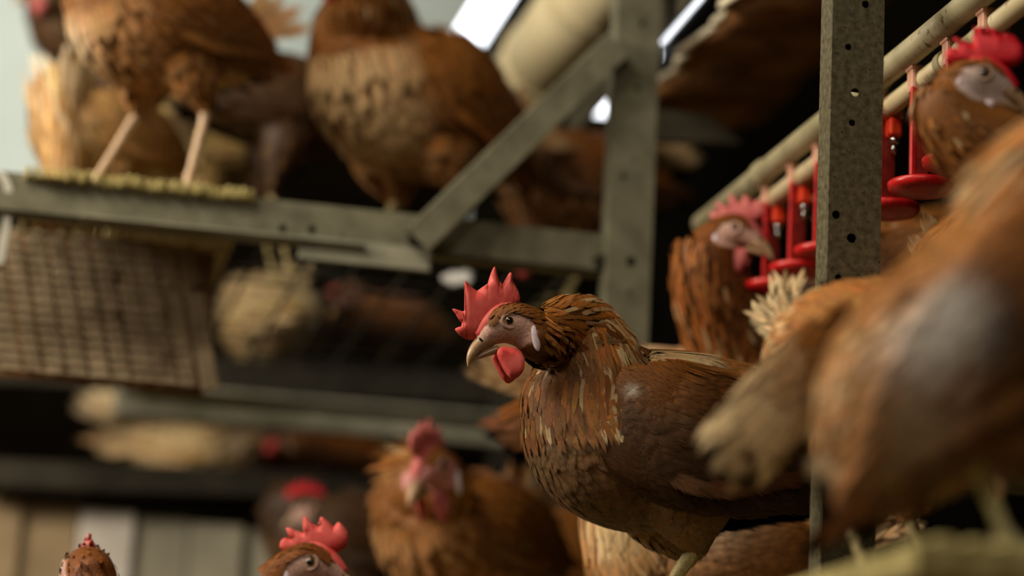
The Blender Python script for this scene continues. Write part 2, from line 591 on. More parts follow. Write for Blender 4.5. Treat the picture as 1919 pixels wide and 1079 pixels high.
def outline_plate(pts, thick, y0=0.0, flop=0.0, sc_=1.0, twist=0.0):
    """rounded fleshy plate from a traced outline (head local metres), thickest inside"""
    p = np.array([(hp(a, b)[0] * sc_, hp(a, b)[2] * sc_) for a, b in pts])
    n = len(p)
    # resample closed outline for a rounder rim
    q = []
    for i in range(n):
        a, b = p[i], p[(i + 1) % n]
        q += [a * 0.8 + b * 0.2, a * 0.2 + b * 0.8] if np.linalg.norm(b - a) > 0.004 else [a * 0.5 + b * 0.5]
    q = np.array(q)
    bm = bmesh.new()
    vs = [bm.verts.new((x, y0, z)) for x, z in q]
    f = bm.faces.new(vs)
    bmesh.ops.triangulate(bm, faces=[f], ngon_method='EAR_CLIP')
    edges = [e for e in bm.edges if not e.is_boundary]
    bmesh.ops.subdivide_edges(bm, edges=list(bm.edges), cuts=1)
    bmesh.ops.subdivide_edges(bm, edges=list(bm.edges), cuts=1)
    bmesh.ops.triangulate(bm, faces=list(bm.faces))
    bverts = {v for e in bm.edges if e.is_boundary for v in e.verts}
    bp = np.array([(v.co.x, v.co.z) for v in bverts])
    vv = [v.co.copy() for v in bm.verts]
    dist = np.array([np.min(np.hypot(bp[:, 0] - c.x, bp[:, 1] - c.z)) for c in vv])
    idx = {v: i for i, v in enumerate(bm.verts)}
    fs = [[idx[v] for v in f.verts] for f in bm.faces]
    bset = {idx[v] for v in bverts}
    bm.free()
    h = thick * np.sqrt(np.clip(dist / 0.0034, 0, 1)) * 0.5
    V, top, bot = [], {}, {}
    zmax = q[:, 1].max()
    for i, c in enumerate(vv):
        off = flop * max(c.z, 0) ** 2 * 100 + twist * c.x
        if i in bset:
            top[i] = bot[i] = len(V)
            V.append((c.x, c.y + off, c.z))
        else:
            top[i] = len(V)
            V.append((c.x, c.y + h[i] + off, c.z))
            bot[i] = len(V)
            V.append((c.x, c.y - h[i] + off, c.z))
    Fa = [tuple(top[j] for j in f) for f in fs] + [tuple(bot[j] for j in reversed(f)) for f in fs]
    return np.array(V), Fa


def ellipsoid(c, r, rot=None, nu=14, nv=10):
    v, f = [], []
    for i in range(nv + 1):
        a = math.pi * i / nv
        for j in range(nu):
            b = 2 * math.pi * j / nu
            p = Vector((r[0] * math.sin(a) * math.cos(b), r[1] * math.sin(a) * math.sin(b), r[2] * math.cos(a)))
            if rot is not None:
                p = rot @ p
            v.append((p.x + c[0], p.y + c[1], p.z + c[2]))
    for i in range(nv):
        for j in range(nu):
            f.append((i * nu + j, i * nu + (j + 1) % nu, (i + 1) * nu + (j + 1) % nu, (i + 1) * nu + j))
    return np.array(v), f


def ring_lid(c, r, t, y):
    v, f = [], []
    n, m = 20, 8
    s = 1 if y > 0 else -1
    for i in range(n):
        a = 2 * math.pi * i / n
        for j in range(m):
            b = 2 * math.pi * j / m
            rr = r + t * math.cos(b)
            v.append((c[0] + rr * math.cos(a) * 1.12, y + s * t * 0.55 * math.sin(b), c[2] + rr * math.sin(a)))
    for i in range(n):
        for j in range(m):
            f.append((i * m + j, i * m + (j + 1) % m, ((i + 1) % n) * m + (j + 1) % m, ((i + 1) % n) * m + j))
    return np.array(v), f


BODY = [(-.145, 0, -.002, .014, .022), (-.122, 0, .006, .045, .052), (-.078, 0, .016, .070, .070), (-.026, 0, .012, .080, .079),
        (.026, 0, .004, .082, .086), (.066, 0, .016, .074, .083), (.090, 0, .040, .061, .070)]

PALS = {
    # base, dark, cream
    'brown': (lin(138, 82, 26), lin(68, 40, 13), lin(216, 194, 150)),
    'rust': (lin(146, 82, 26), lin(90, 52, 18), lin(218, 190, 146)),
    'orange': (lin(172, 108, 46), lin(114, 70, 28), lin(232, 206, 160)),
    'fawn': (lin(196, 152, 96), lin(150, 108, 60), lin(234, 216, 178)),
    'cream': (lin(214, 186, 140), lin(176, 138, 88), lin(238, 224, 192)),
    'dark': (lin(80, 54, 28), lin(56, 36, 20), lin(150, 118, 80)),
    'olive': (lin(150, 124, 74), lin(104, 82, 44), lin(196, 172, 126)),
}


def voxel_fuse(v, f, size, smooth_iter=4):
    me = bpy.data.meshes.new('tmp')
    me.from_pydata([tuple(x) for x in v], [], f)
    me.validate()
    bm = bmesh.new()
    bm.from_mesh(me)
    bmesh.ops.recalc_face_normals(bm, faces=bm.faces)
    bm.to_mesh(me)
    bm.free()
    o = bpy.data.objects.new('tmp', me)
    C.objects.link(o)
    r = o.modifiers.new('r', 'REMESH')
    r.mode = 'VOXEL'
    r.voxel_size = size
    s = o.modifiers.new('s', 'SMOOTH')
    s.iterations = smooth_iter
    s.factor = 0.5
    dg = bpy.context.evaluated_depsgraph_get()
    ev = o.evaluated_get(dg)
    m2 = bpy.data.meshes.new_from_object(ev)
    bpy.data.objects.remove(o)
    bpy.data.meshes.remove(me)
    return m2


def rot_y(p, ang):
    p = np.asarray(p, float).copy()
    x, z = p[:, 0].copy(), p[:, 2].copy()
    p[:, 0] = x * math.cos(ang) - z * math.sin(ang)
    p[:, 2] = x * math.sin(ang) + z * math.cos(ang)
    return p


def vary(c, n, amt=0.18, hue=0.06):
    k = np.exp(rng.standard_normal((n, 1)) * amt)
    h = 1 + rng.standard_normal((n, 3)) * hue
    return np.clip(np.asarray(c)[None, :] * k * h, 0, 1)


def hen(label, px, py, Z, a, floor, s=1.0, pitch=0.0, eye=None, ha=None, hpit=0.0, pal='brown', hi=False, nf=900,
        comb='B', comb_mat='comb', comb_s=1.0, flop=0.0, neck=None, creamy=0.25, wing_dark=0.6, group=None, patch=None,
        legs=True, wingspec=None, tailspec=None, neckr=1.0, breast=None, hscale=1.0, shank=None, spread=0.045, legx=(0.0, 0.0), nwing=1.0, hockf=0.46, face_col=None, wattle_mat=None, wattle_s=1.0, bodyst=None, under=.25, wing_s=1.0):
    base, dark, cream = (np.array(x) for x in PALS[pal])
    ctr = P(px, py, Z)
    th = math.pi - YAW + math.radians(a)
    root = empty('hen', (ctr.x, ctr.y, floor), th)
    hb = ctr.z - floor
    Rw = Matrix.Rotation(-th, 3, 'Z')

    def loc(wp):
        d = Rw @ (Vector(wp) - Vector((ctr.x, ctr.y, floor)))
        return np.array(d)
    body = np.array(BODY if bodyst is None else bodyst) * s
    body[:, :3] = rot_y(body[:, :3], math.radians(pitch))
    off = np.array([0, 0, hb])
    body[:, :3] += off
    # head frame
    ha_ = math.radians((a if ha is None else ha) - a)
    hpr = math.radians(hpit)
    hf = np.array([math.cos(ha_) * math.cos(hpr), math.sin(ha_) * math.cos(hpr), math.sin(hpr)])
    hl = np.array([-math.sin(ha_), math.cos(ha_), 0])
    hu = np.cross(hf, hl)
    HM = np.stack([hf, hl, hu], 1)
    if eye is None:
        ep = rot_y(np.array([[.15, 0, .13]]) * s, math.radians(pitch))[0] + off
    else:
        ep = loc(P(*eye))
    hs = s * hscale
    toW = lambda pts: (np.asarray(pts, float) * hs) @ HM.T + ep
    # neck
    p3 = toW([hp(790, 625)])[0]
    p0 = body[-1, :3]
    if neck is None:
        d = np.linalg.norm(p3 - p0)
        t0 = rot_y(np.array([[.45, 0, .9]]), math.radians(pitch))[0]
        t1 = hf * 0.35 + hu * 0.8
        p1, p2 = p0 + t0 * d * 0.38, p3 - nrm(t1) * d * 0.33
        nk = []
        for q, rr in ((0.22, .055), (0.45, .045), (0.7, .0365), (0.9, .030), (1.0, .0265)):
            b = (1 - q) ** 3 * p0 + 3 * (1 - q) ** 2 * q * p1 + 3 * (1 - q) * q * q * p2 + q ** 3 * p3
            nk.append((*b, rr * s * neckr, rr * s * neckr * 1.08))
    else:
        nk = [((x * s), (y * s), (z * s + hb), r1 * s, r2 * s) for x, y, z, r1, r2 in neck] + [(*p3, .0200 * s, .0235 * s), (*toW([hp(700, 585)])[0], .0140 * s, .0165 * s)]
    path = np.vstack([body, np.array(nk)])
    sw = Sweep(path, 90)
    nb = sw.arc[int((len(body) - 1) / (len(path) - 1) * 89)] / sw.arc[-1]   # fraction where the neck starts
    hd = Sweep([(*toW([hp(x, y)])[0], r1 / K * hs, r2 / K * hs) for x, y, r1, r2 in HEAD_ST], 26, side=hl)
    parts = [sw.mesh(28), hd.mesh(20)]
    shanks = []
    thigh_sweeps = []
    if legs:
        for sd in (-1, 1):
            hip = np.array([-.005 * s, sd * .045 * s, hb - .035 * s])
            lx = legx[0] if sd < 0 else legx[1]
            foot = np.array([lx + .012 * s, sd * spread * s, 0.006])
            hk = np.array([-.03 * s + lx * 0.55, sd * spread * 0.97 * s, max(hb * hockf, 0.02)])
            tS = Sweep([(*hip, .042 * s, .05 * s), (*(hip * .55 + hk * .45), .033 * s, .038 * s), (*(hip * .18 + hk * .82), .017 * s, .018 * s), (*hk, .009 * s, .009 * s)], 12)
            parts.append(tS.mesh(14))
            thigh_sweeps.append(tS)
            parts.append(Sweep([(*hk, .009 * s, .009 * s), (*(hk * .5 + foot * .5), .0062 * s, .0068 * s), (*foot, .0075 * s, .0075 * s)], 10).mesh(10))
            shanks.append((hk, foot))
            for ang, ln in ((-32, .045), (0, .055), (32, .045), (172, .026)):
                dv = np.array([math.cos(math.radians(ang)), math.sin(math.radians(ang)), 0]) * ln * s
                parts.append(Sweep([(*foot, .006 * s, .006 * s), (*(foot + dv * .55 + [0, 0, .001]), .005 * s, .005 * s), (*(foot + dv + [0, 0, -.002]), .0028 * s, .003 * s)], 6).mesh(8))
                shanks.append((foot, foot + dv))
    v, f = join_meshes(parts)
    me = voxel_fuse(v, f, 0.0032 if hi else 0.0058, 3)
    n = len(me.vertices)
    co = np.empty(n * 3, dtype=np.float32)
    me.vertices.foreach_get('co', co)
    co = co.reshape(-1, 3).astype(float)
    col = np.ones((n, 4))
    col[:, :3] = dark * 0.8 + base * 0.2
    hl_ = (co - ep) @ HM / hs
    cx, cy = 490 - hl_[:, 0] * K, 525 - hl_[:, 2] * K
    inhead = np.linalg.norm(hl_, axis=1) < 0.05
    face = inhead & ((((cx - 540) / 185) ** 2 + ((cy - 600) / 140) ** 2 < 1) | (np.hypot(cx - 350, cy - 670) < 110)) & (cy > 440)
    skin = np.array(lin(192, 152, 138) if face_col is None else face_col)
    col[face, :3] = skin
    crown = inhead & ~face
    col[crown, :3] = base * 0.45 + dark * 0.35
    for p, q in shanks:
        d = q - p
        tt = np.clip(((co - p) @ d) / (d @ d), 0, 1)
        near = np.linalg.norm(co - (p + tt[:, None] * d), axis=1) < .0115 * s
        near &= (tt > 0.06) | (co[:, 2] < 0.03)
        col[near, :3] = lin(176, 160, 112) if shank is None else shank
    at = me.color_attributes.new('Col', 'FLOAT_COLOR', 'POINT')
    at.data.foreach_set('color', col.astype(np.float32).ravel())
    me.materials.clear()
    me.materials.append(MT['skin'])
    me.polygons.foreach_set('use_smooth', [True] * len(me.polygons))
    me.name = 'body'
    bo = bpy.data.objects.new('body', me)
    C.objects.link(bo)
    bo.parent = root

    # ---------------- plumage
    tree = BVHTree.FromPolygons([tuple(x) for x in co], [tuple(p_.vertices) for p_ in me.polygons]) if hi else None
    fe = Feathers()
    pr = (lambda x: x) if hi else (lambda x: 'lo')
    kf = 1.0 if hi else 1.12
    down = np.array([0, 0, -1.0])

    def patchmix(p, c):
        if patch is None:
            return c
        for (qx, qy, qz, rad, colr, amt) in patch:
            g = np.exp(-np.sum((p - loc(P(qx, qy, qz))) ** 2, 1) / rad ** 2)[:, None] * amt
            c = c * (1 - g) + np.array(colr) * g
        return c
    # body
    k = int(nf * (1.25 if hi else 1.7))
    p, nn, dv, fr, ang = sw.sample(k, 0.0, nb * 1.02)
    up = np.sin(ang)
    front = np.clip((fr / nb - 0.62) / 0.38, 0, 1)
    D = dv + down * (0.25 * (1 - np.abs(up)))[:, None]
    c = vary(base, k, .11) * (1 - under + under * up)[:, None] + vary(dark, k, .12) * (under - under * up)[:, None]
    mixl = (front * np.clip(-up + .6, 0, 1) * (0.14 if breast is None else breast))[:, None]
    c = c * (1 - mixl) + cream * mixl
    ce = vary(cream, k) * creamy + c * (1 - creamy)
    Lb = (.031 - .003 * front) * s * kf * (0.85 + 0.3 * rng.random(k))
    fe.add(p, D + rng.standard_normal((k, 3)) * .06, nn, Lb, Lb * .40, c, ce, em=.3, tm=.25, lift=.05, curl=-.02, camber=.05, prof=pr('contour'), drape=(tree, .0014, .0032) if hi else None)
    # rump fluff
    k2 = nf // 4
    p, nn, dv, fr, ang = sw.sample(k2, 0.0, nb * 0.35)
    c = vary(base * .7 + cream * .3, k2)
    fe.add(p, dv + down * .3 + rng.standard_normal((k2, 3)) * .25, nn, .032 * s, .010 * s * kf, c, cream, em=.3, tm=.45, lift=.16, curl=-.1, prof=pr('hackle'))
    # thighs
    for tS in thigh_sweeps:
        k3 = nf // 9
        p, nn, dv, fr, ang = tS.sample(k3, 0, .93)
        c = vary(base * .55 + dark * .45, k3)
        fe.add(p, -dv, nn, .022 * s * kf, .012 * s * kf, c, cream, em=.2, tm=.25, lift=.08, prof=pr('round'))
    # neck hackles
    k4 = int(nf * 1.15)
    p, nn, dv, fr, ang = sw.sample(k4, nb * 0.80, 1.0)
    ok = (fr > nb * .96) | (np.sin(ang) > .1)
    qh = (p - ep) @ HM / hs
    ok &= (490 - qh[:, 0] * K > 765) | (np.linalg.norm(qh, axis=1) > .055)
    p, nn, dv, fr, ang = p[ok], nn[ok], dv[ok], fr[ok], ang[ok]
    k4 = len(p)
    t = np.clip((fr - nb * 0.8) / (1 - nb * .8), 0, 1)
    low = np.clip(1.1 - t * 1.3, 0, 1)
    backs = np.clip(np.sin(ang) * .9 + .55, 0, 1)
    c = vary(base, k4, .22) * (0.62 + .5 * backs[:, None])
    isl = rng.random(k4) < (0.05 + .85 * low * backs ** 1.5)
    em = np.where(isl, .95, .12) * (creamy * 2.2 + .35)
    Lh = (.014 + .048 * (1 - t) ** .65) * s * (0.8 + .4 * rng.random(k4)) * kf * (.35 + .65 * np.clip(np.sin(ang) * .9 + .85, 0, 1))
    sidew = np.clip(1 - np.abs(np.sin(ang)) * 1.1, 0, 1)
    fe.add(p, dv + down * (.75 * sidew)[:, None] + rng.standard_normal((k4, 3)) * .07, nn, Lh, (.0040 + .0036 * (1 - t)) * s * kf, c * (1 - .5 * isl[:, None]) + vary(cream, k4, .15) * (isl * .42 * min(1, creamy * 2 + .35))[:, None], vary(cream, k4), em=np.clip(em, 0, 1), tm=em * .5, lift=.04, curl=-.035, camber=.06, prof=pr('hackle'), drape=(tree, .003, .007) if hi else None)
    # head
    k5 = 1300 if hi else 160
    p, nn, dv, fr, ang = hd.sample(k5, 0.0, .80)
    q = (p - ep) @ HM / hs
    cx, cy = 490 - q[:, 0] * K, 525 - q[:, 2] * K
    ok = ~((((cx - 530) / 178) ** 2 + ((cy - 600) / 138) ** 2 < 1) & (cy > 455)) & ~((cx < 420) & (cy > 590)) & (cx > 325)
    p, nn, dv = p[ok], nn[ok], dv[ok]
    kk = len(p)
    c = vary(base * .55 + dark * .35, kk, .2)
    fe.add(p, dv, nn, .010 * s * kf, .0032 * s * kf, c, base, em=.3, tm=.4, lift=.10, prof=pr('hackle'))
    if patch is not None:
        allv = fe.v
        for i in range(len(allv)):
            cc = fe.col[i]
            cc[:, :3] = patchmix(allv[i], cc[:, :3])
    pl = fe.build('plumage', root)
    pl['kind'] = 'stuff'

    # ---------------- wings
    for sd in (-1, 1):
        if wingspec and sd in wingspec:
            ws = [np.concatenate([loc(P(*q[:3])), [q[3] * s, q[4] * s]]) for q in wingspec[sd]]
            wst = np.array(ws)
            sdv = tuple(Rw @ (-fwd))
        else:
            sdv = None
            y = lambda v_: sd * v_ * s
            wst = np.array([(.086, .044, .036, .006, .014), (.062, .066, .028, .010, .038), (.02, .079, .012, .014, .056), (-.035, .077, .006, .013, .055),
                            (-.09, .066, .004, .010, .042), (-.14, .050, -.004, .006, .024), (-.165, .042, -.008, .003, .010)])
            wst[:, 4] *= wing_s
            wst[:, 2] -= (wing_s - 1) * .055
            wst = wst * s
            wst[:, 1] *= sd
            wst[:, :3] = rot_y(wst[:, :3], math.radians(pitch)) + off
        W = Sweep(wst, 34) if sdv is None else Sweep(wst, 34, side=sdv)
        wv, wf = W.mesh(14)
        wfe = Feathers()
        kw = int((1900 if hi else 300) * nwing)
        thw = np.where(rng.random(kw) < .5, 0, 0) + rng.uniform(-1.45, 1.45, kw)
        if sd < 0 and not (wingspec and sd in wingspec):
            thw = np.pi - thw
        if wingspec and sd in wingspec:
            thw = rng.random(kw) * 2 * np.pi
        p, nn, dv, fr, ang = W.sample(kw, 0, .97, thw)
        # W runs shoulder to tip: feathers point to the tip
        Dd = -dv + down * .12
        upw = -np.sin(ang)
        wd = np.clip(wing_dark * (1.05 - .75 * upw), 0, 1)[:, None]  # dark plumage, with lit top and shaded lower part painted in
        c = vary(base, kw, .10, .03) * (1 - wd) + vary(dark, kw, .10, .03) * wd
        wcream = (0.0 if not wingspec else np.clip((fr - .4) * 1.9, 0, .95))
        if wingspec and sd in wingspec:
            c = c * (1 - wcream[:, None]) + cream * wcream[:, None]
        Lw = (.028 + .042 * fr) * s * (.85 + .3 * rng.random(kw))
        p = p + dv * (Lw * .4)[:, None]
        wfe.add(p, Dd + rng.standard_normal((kw, 3)) * .05, nn, Lw, (.0085 + .006 * fr) * s, c, c * .9 + cream * .1, em=.25, tm=.2, lift=.004, curl=0.0, camber=.0, prof=pr('round'))
        # secondaries and primaries
        kq = 14
        tq = np.linspace(.25, .86, kq)
        ii = (tq * (W.n - 1)).astype(int)
        sg = 1 if sd > 0 or (wingspec and sd in wingspec) else -1
        nrm_ = W.B[ii] * sg
        O = W.c[ii] + W.U[ii] * (W.rz[ii] * np.linspace(.75, .15, kq))[:, None] + nrm_ * (W.ry[ii] * .5)[:, None]
        cq = vary(dark * .9 + base * .1, kq, .08)
        if wingspec and sd in wingspec:
            cq = cq * .3 + cream * .7
        wfe.add(O, W.T[ii] - W.U[ii] * np.linspace(.02, .12, kq)[:, None], nrm_, np.linspace(.085, .075, kq) * (.45 if wingspec and sd in wingspec else 1) * s, .019 * s, cq, cream if wingspec and sd in wingspec else cq * 1.15, em=.12, tm=.05, lift=.02, curl=-.015, camber=.05, prof=pr('flight'))
        fv, ff, fc, fu = np.vstack(wfe.v), np.vstack(wfe.f[0]), np.vstack(wfe.col), np.vstack(wfe.uv)
        if patch is not None:
            fc[:, :3] = patchmix(fv, fc[:, :3])
        tri = []
        for q in wf:
            tri.append(q if len(q) == 4 else (q[0], q[1], q[2], q[2]))
        nq = len(wv)
        vv = np.vstack([wv * 1.0, fv])
        cc = np.vstack([np.concatenate([np.tile(dark, (nq, 1)), np.full((nq, 1), .5)], 1), fc])
        uu = np.vstack([np.tile([.3, .5], (nq, 1)), fu])
        faces = [tuple(q) for q in wf] + [tuple(x) for x in (ff + nq).tolist()]
        wno = nrm(wv - W.c[np.minimum(np.arange(nq) // 14, W.n - 1)])
        wo = mesh_obj('wing', vv, faces, MT['feather'], root, True, uu, cc, np.vstack([wno, np.vstack(wfe.nor)]))

    # ---------------- tail
    tp = rot_y(np.array([[-.128, 0, .028]]) * s, math.radians(pitch))[0] + off
    if tailspec is None:
        tailspec = dict(n=8, L=.11, dir=(-.75, .66), fan=.55, W=.026, cream=.25)
    ts = tailspec
    for i in range(ts['n']):
        g = (i / (ts['n'] - 1) - .5) * 2
        dx, dz = ts['dir']
        D = np.array([dx, 0, dz])
        D = rot_y(D[None], math.radians(pitch))[0]
        lat = np.array([0, 1.0, 0])
        Uv = np.cross(lat, D)
        yoff = ((i % 2) * 2 - 1) * .012 * s
        fan2 = ts.get('fan2', 0.25)
        Dk = nrm(D + Uv * g * ts['fan'] + lat * ((i % 2) * 2 - 1) * fan2 * (0.4 + 0.6 * rng.random()))
        tf = Feathers()
        m = ts['cream']
        c0 = (base * .5 + dark * .5) * (1 - m) + cream * m
        nvec = nrm(lat * ((i % 2) * 2 - 1) + Uv * .25)
        tf.add((tp + lat * yoff)[None], Dk[None], nvec[None], ts['L'] * s * (.85 + .25 * rng.random()), ts['W'] * s, vary(c0, 1, .1, .03), cream, em=.35, tm=.3, lift=0.0, curl=.12, camber=.3, prof='flight')
        # downy barbs loosely along the feather
        if hi or ts.get('fray'):
            kb = 12
            tb = rng.uniform(.25, .95, kb)
            Lf = ts['L'] * s * .9
            O = tp + lat * yoff + Dk * (tb * Lf)[:, None] + nvec * (.12 * tb ** 2 * Lf)[:, None]
            sv = np.cross(nvec, Dk)
            sgn = np.where(rng.random(kb) < .5, -1, 1)[:, None]
            tf.add(O, Dk * 1.0 + sv * sgn * .35, np.tile(nvec, (kb, 1)) + rng.standard_normal((kb, 3)) * .25, .022 * s, .006 * s, vary(c0, kb, .12, .03), cream, em=.4, tm=.5, lift=.1, prof='hackle')
        tf.build('tail_feather', root)

    # ---------------- head furniture
    cv, cf = outline_plate(COMB_A if comb == 'A' else COMB_B, 0.0062, 0, flop, comb_s)
    ridge = Sweep([(*hp(560, 372), .004, .005), (*hp(450, 400), .0062, .007), (*hp(370, 480), .007, .008), (*hp(310, 580), .0068, .008), (*hp(255, 655), .0045, .005)], 14)
    rv, rf = ridge.mesh(10)
    cv, cf = join_meshes([(cv, cf), (rv, rf)])
    mesh_obj('comb', toW(cv), cf, MT[comb_mat], root)
    for sd in (-1, 1):
        wv, wf = outline_plate(WATTLE, 0.0055, sd * .0105, 0, 1.0, -.12 * sd)
        anc = np.array(hp(510, 740))
        wv = (wv - anc) * [wattle_s, 1, wattle_s] + anc
        mesh_obj('wattle', toW(wv), wf, MT[wattle_mat or comb_mat], root)
        lv, lf = ellipsoid(hp(714, 655, sd * .0172), (.0042, .0026, .0126), Matrix.Rotation(math.radians(14), 3, 'Y'))
        mesh_obj('earlobe', toW(lv), lf, MT['lobe'], root)
        ev, ef = ellipsoid(hp(490, 525, sd * .0128), (.0060, .0048, .0060))
        eo = mesh_obj('eye', toW(ev), ef, MT['iris'], root)
        pv, pf = ellipsoid(hp(488, 525, sd * .0160), (.0036, .0020, .0036))
        mesh_obj('pupil', toW(pv), pf, MT['pupil'], eo)
        iv, if_ = ring_lid(hp(490, 528), .0067, .0014, sd * .0158)
        mesh_obj('eyelid', toW(iv), if_, MT['lid'], root)
    bu = Sweep([(*hp(x, y), r1 / K, r2 / K) for x, y, r1, r2 in BEAK_UP], 20).mesh(16)
    bl = Sweep([(*hp(x, y), r1 / K, r2 / K) for x, y, r1, r2 in BEAK_LO], 14).mesh(12)
    bv, bf = join_meshes([bu, bl])
    beak = mesh_obj('beak', toW(bv), bf, MT['beak'], root)
    for sd in (-1, 1):
        nv_, nf_ = ellipsoid(hp(272, 698, sd * .0068), (.0034, .0012, .0013), Matrix.Rotation(math.radians(-42), 3, 'Y'), 10, 6)
        mesh_obj('nostril', toW(nv_), nf_, MT['dark_hole'], beak)
    tag(root, label, 'hen', group)
    return root


# ================================================================== THE SETTING
def slab(name, lo, hi, m, kind='structure'):
    bm = bmesh.new()
    lo, hi = Vector(lo), Vector(hi)
    bm_box(bm, (lo + hi) / 2, hi - lo)
    o = bm_obj(name, bm, m)
    if kind:
        o['kind'] = kind
    return o


tag(slab('floor', (-3, -1.5, -.05), (3.2, 9.6, 0), MT['litter']), 'dry brown litter floor of the hen house', 'floor')
tag(slab('wall_back', (-3, 9.5, 0), (3.2, 9.6, 4.6), MT['wallpale']), 'pale grey green end wall behind the hens', 'wall')
tag(slab('wall_right', (1.75, 1.0, 0), (1.82, 9.5, 4.6), MT['dark']), 'side wall behind the drinker line, coloured black as shade', 'wall')
tag(slab('wall_left', (-3.0, -1.5, 0), (-2.94, 9.5, 4.6), MT['ceil']), 'dim left side wall of the barn', 'wall')
tag(slab('ceiling', (-3, -1.5, 4.6), (3.2, 9.6, 4.66), MT['ceil']), 'dark ceiling of the barn', 'ceiling')


# ------------------------------------------------------------------ holed steel profiles
def holed_plate(bm, w, z0, z1, t, holes, y0=0.0, seg=16):
    """flat plate in XZ, thickness t towards +y, with through holes (x, z, r)"""
    holes = sorted(holes, key=lambda h: h[1])
    zc = z0
    rects = []
    for (hx, hz, r) in holes:
        b0, b1 = max(hz - r * 1.6, zc), hz + r * 1.6
        if b0 > zc:
            rects.append((zc, b0, None))
        rects.append((b0, b1, (hx, hz, r)))
        zc = b1
    rects.append((zc, z1, None))
    for (a0, a1, h) in rects:
        for yy in (y0, y0 + t):
            if h is None:
                bm.faces.new([bm.verts.new(c) for c in ((-w / 2, yy, a0), (w / 2, yy, a0), (w / 2, yy, a1), (-w / 2, yy, a1))])
            else:
                hx, hz, r = h
                angs = sorted(set([2 * math.pi * i / seg for i in range(seg)] + [math.atan2(z - hz, x - hx) % (2 * math.pi) for x in (-w / 2, w / 2) for z in (a0, a1)]))
                inner, outer = [], []
                for an in angs:
                    c_, s_ = math.cos(an), math.sin(an)
                    inner.append(bm.verts.new((hx + r * c_, yy, hz + r * s_)))
                    ks = []
                    if abs(c_) > 1e-6:
                        ks.append(((w / 2 if c_ > 0 else -w / 2) - hx) / c_)
                    if abs(s_) > 1e-6:
                        ks.append(((a1 if s_ > 0 else a0) - hz) / s_)
                    kq = min(x for x in ks if x > 0)
                    outer.append(bm.verts.new((hx + kq * c_, yy, hz + kq * s_)))
                for i in range(len(angs)):
                    j = (i + 1) % len(angs)
                    bm.faces.new((inner[i], inner[j], outer[j], outer[i]))
        if h is not None:
            hx, hz, r = h
            for i in range(seg):
                a_, b_ = 2 * math.pi * i / seg, 2 * math.pi * (i + 1) / seg
                bm.faces.new([bm.verts.new(c) for c in ((hx + r * math.cos(a_), y0, hz + r * math.sin(a_)), (hx + r * math.cos(b_), y0, hz + r * math.sin(b_)),
                                                        (hx + r * math.cos(b_), y0 + t, hz + r * math.sin(b_)), (hx + r * math.cos(a_), y0 + t, hz + r * math.sin(a_)))])
    for x in (-w / 2, w / 2):
        bm.faces.new([bm.verts.new(c) for c in ((x, y0, z0), (x, y0 + t, z0), (x, y0 + t, z1), (x, y0, z1))])


def channel_post(name, label, px, py, Z, w, depth, ztop, holes_px, m, hr=.0042, see=False):
    c = P(px, py, Z)
    root = empty(name, (c.x, c.y, 0))
    hs = []
    for hx, hy, k in holes_px:
        # hole seen at a pixel of this post's face
        d = (P(hx, hy, 1.0) - CAM)
        tt = (c.y - CAM.y) / d.y
        q = CAM + d * tt
        hs.append((max(-w / 2 + .006, min(w / 2 - .006, q.x - c.x)), q.z, hr * k))
    bm = bmesh.new()
    holed_plate(bm, w, 0.0, ztop, .0025, hs)
    bm_obj('web', bm, m, root)
    for sx in (-1, 1):
        bm = bmesh.new()
        bm_box(bm, (sx * (w / 2 - .0012), depth / 2 + .002, ztop / 2), (.0026, depth, ztop))
        bm_box(bm, (sx * (w / 2 - .006), depth + .002, ztop / 2), (.012, .0025, ztop))
        bm_obj('flange', bm, m, root)
    zs = [hs[0][1]] if see else []
    segs = [(0, zs[0] - .012), (zs[0] + .012, ztop)] if zs else [(0, ztop)]
    bm = bmesh.new()
    for a_, b_ in segs:
        bm_box(bm, (0, depth + .004, (a_ + b_) / 2), (w * .94, .002, b_ - a_))
    bm_obj('hole_shade_plate', bm, MT['steel_dark'], root)  # added dark plate that keeps the drilled holes black
    tag(root, label, 'post')
    return root


channel_post('steel_post', 'speckled grey steel post with drilled holes in front of the red drinkers', 1600, 500, 2.27, .0525, .030, 2.6,
             [(1603, 173, 1.0), (1590, 88, .8), (1597, 230, .8), (1622, 8, .9), (1567, 402, 1.0), (1596, 446, 1.15), (1571, 520, .8), (1612, 330, .0), (1580, 960, .9)][:7], MT['steel_speck'], see=True)
channel_post('steel_post', 'blurred grey steel post behind the sharp hen, joined to the brace', 1183, 400, 3.2, .060, .035, 2.6,
             [(1183, 490, 1.6), (1196, 165, 1.0), (1168, 330, 1.0), (1205, 45, 1.0), (1190, 300, .7), (1180, 548, .8)], MT['steel'])

# horizontal beam of the upper tier, brace, bolts
br = P(1150, 478, 3.21)
bl_z = br.z
beam = empty('steel_beam', (br.x, br.y - .004, br.z))
BL = 0.86
bm = bmesh.new()
hh = .052


def zholes(lst):
    out = []
    for hx, hy, r in lst:
        d = P(hx, hy, 1.0) - CAM
        q = CAM + d * ((beam.location.y - CAM.y) / d.y)
        out.append((q.x - br.x, q.z - br.z, r))
    return out


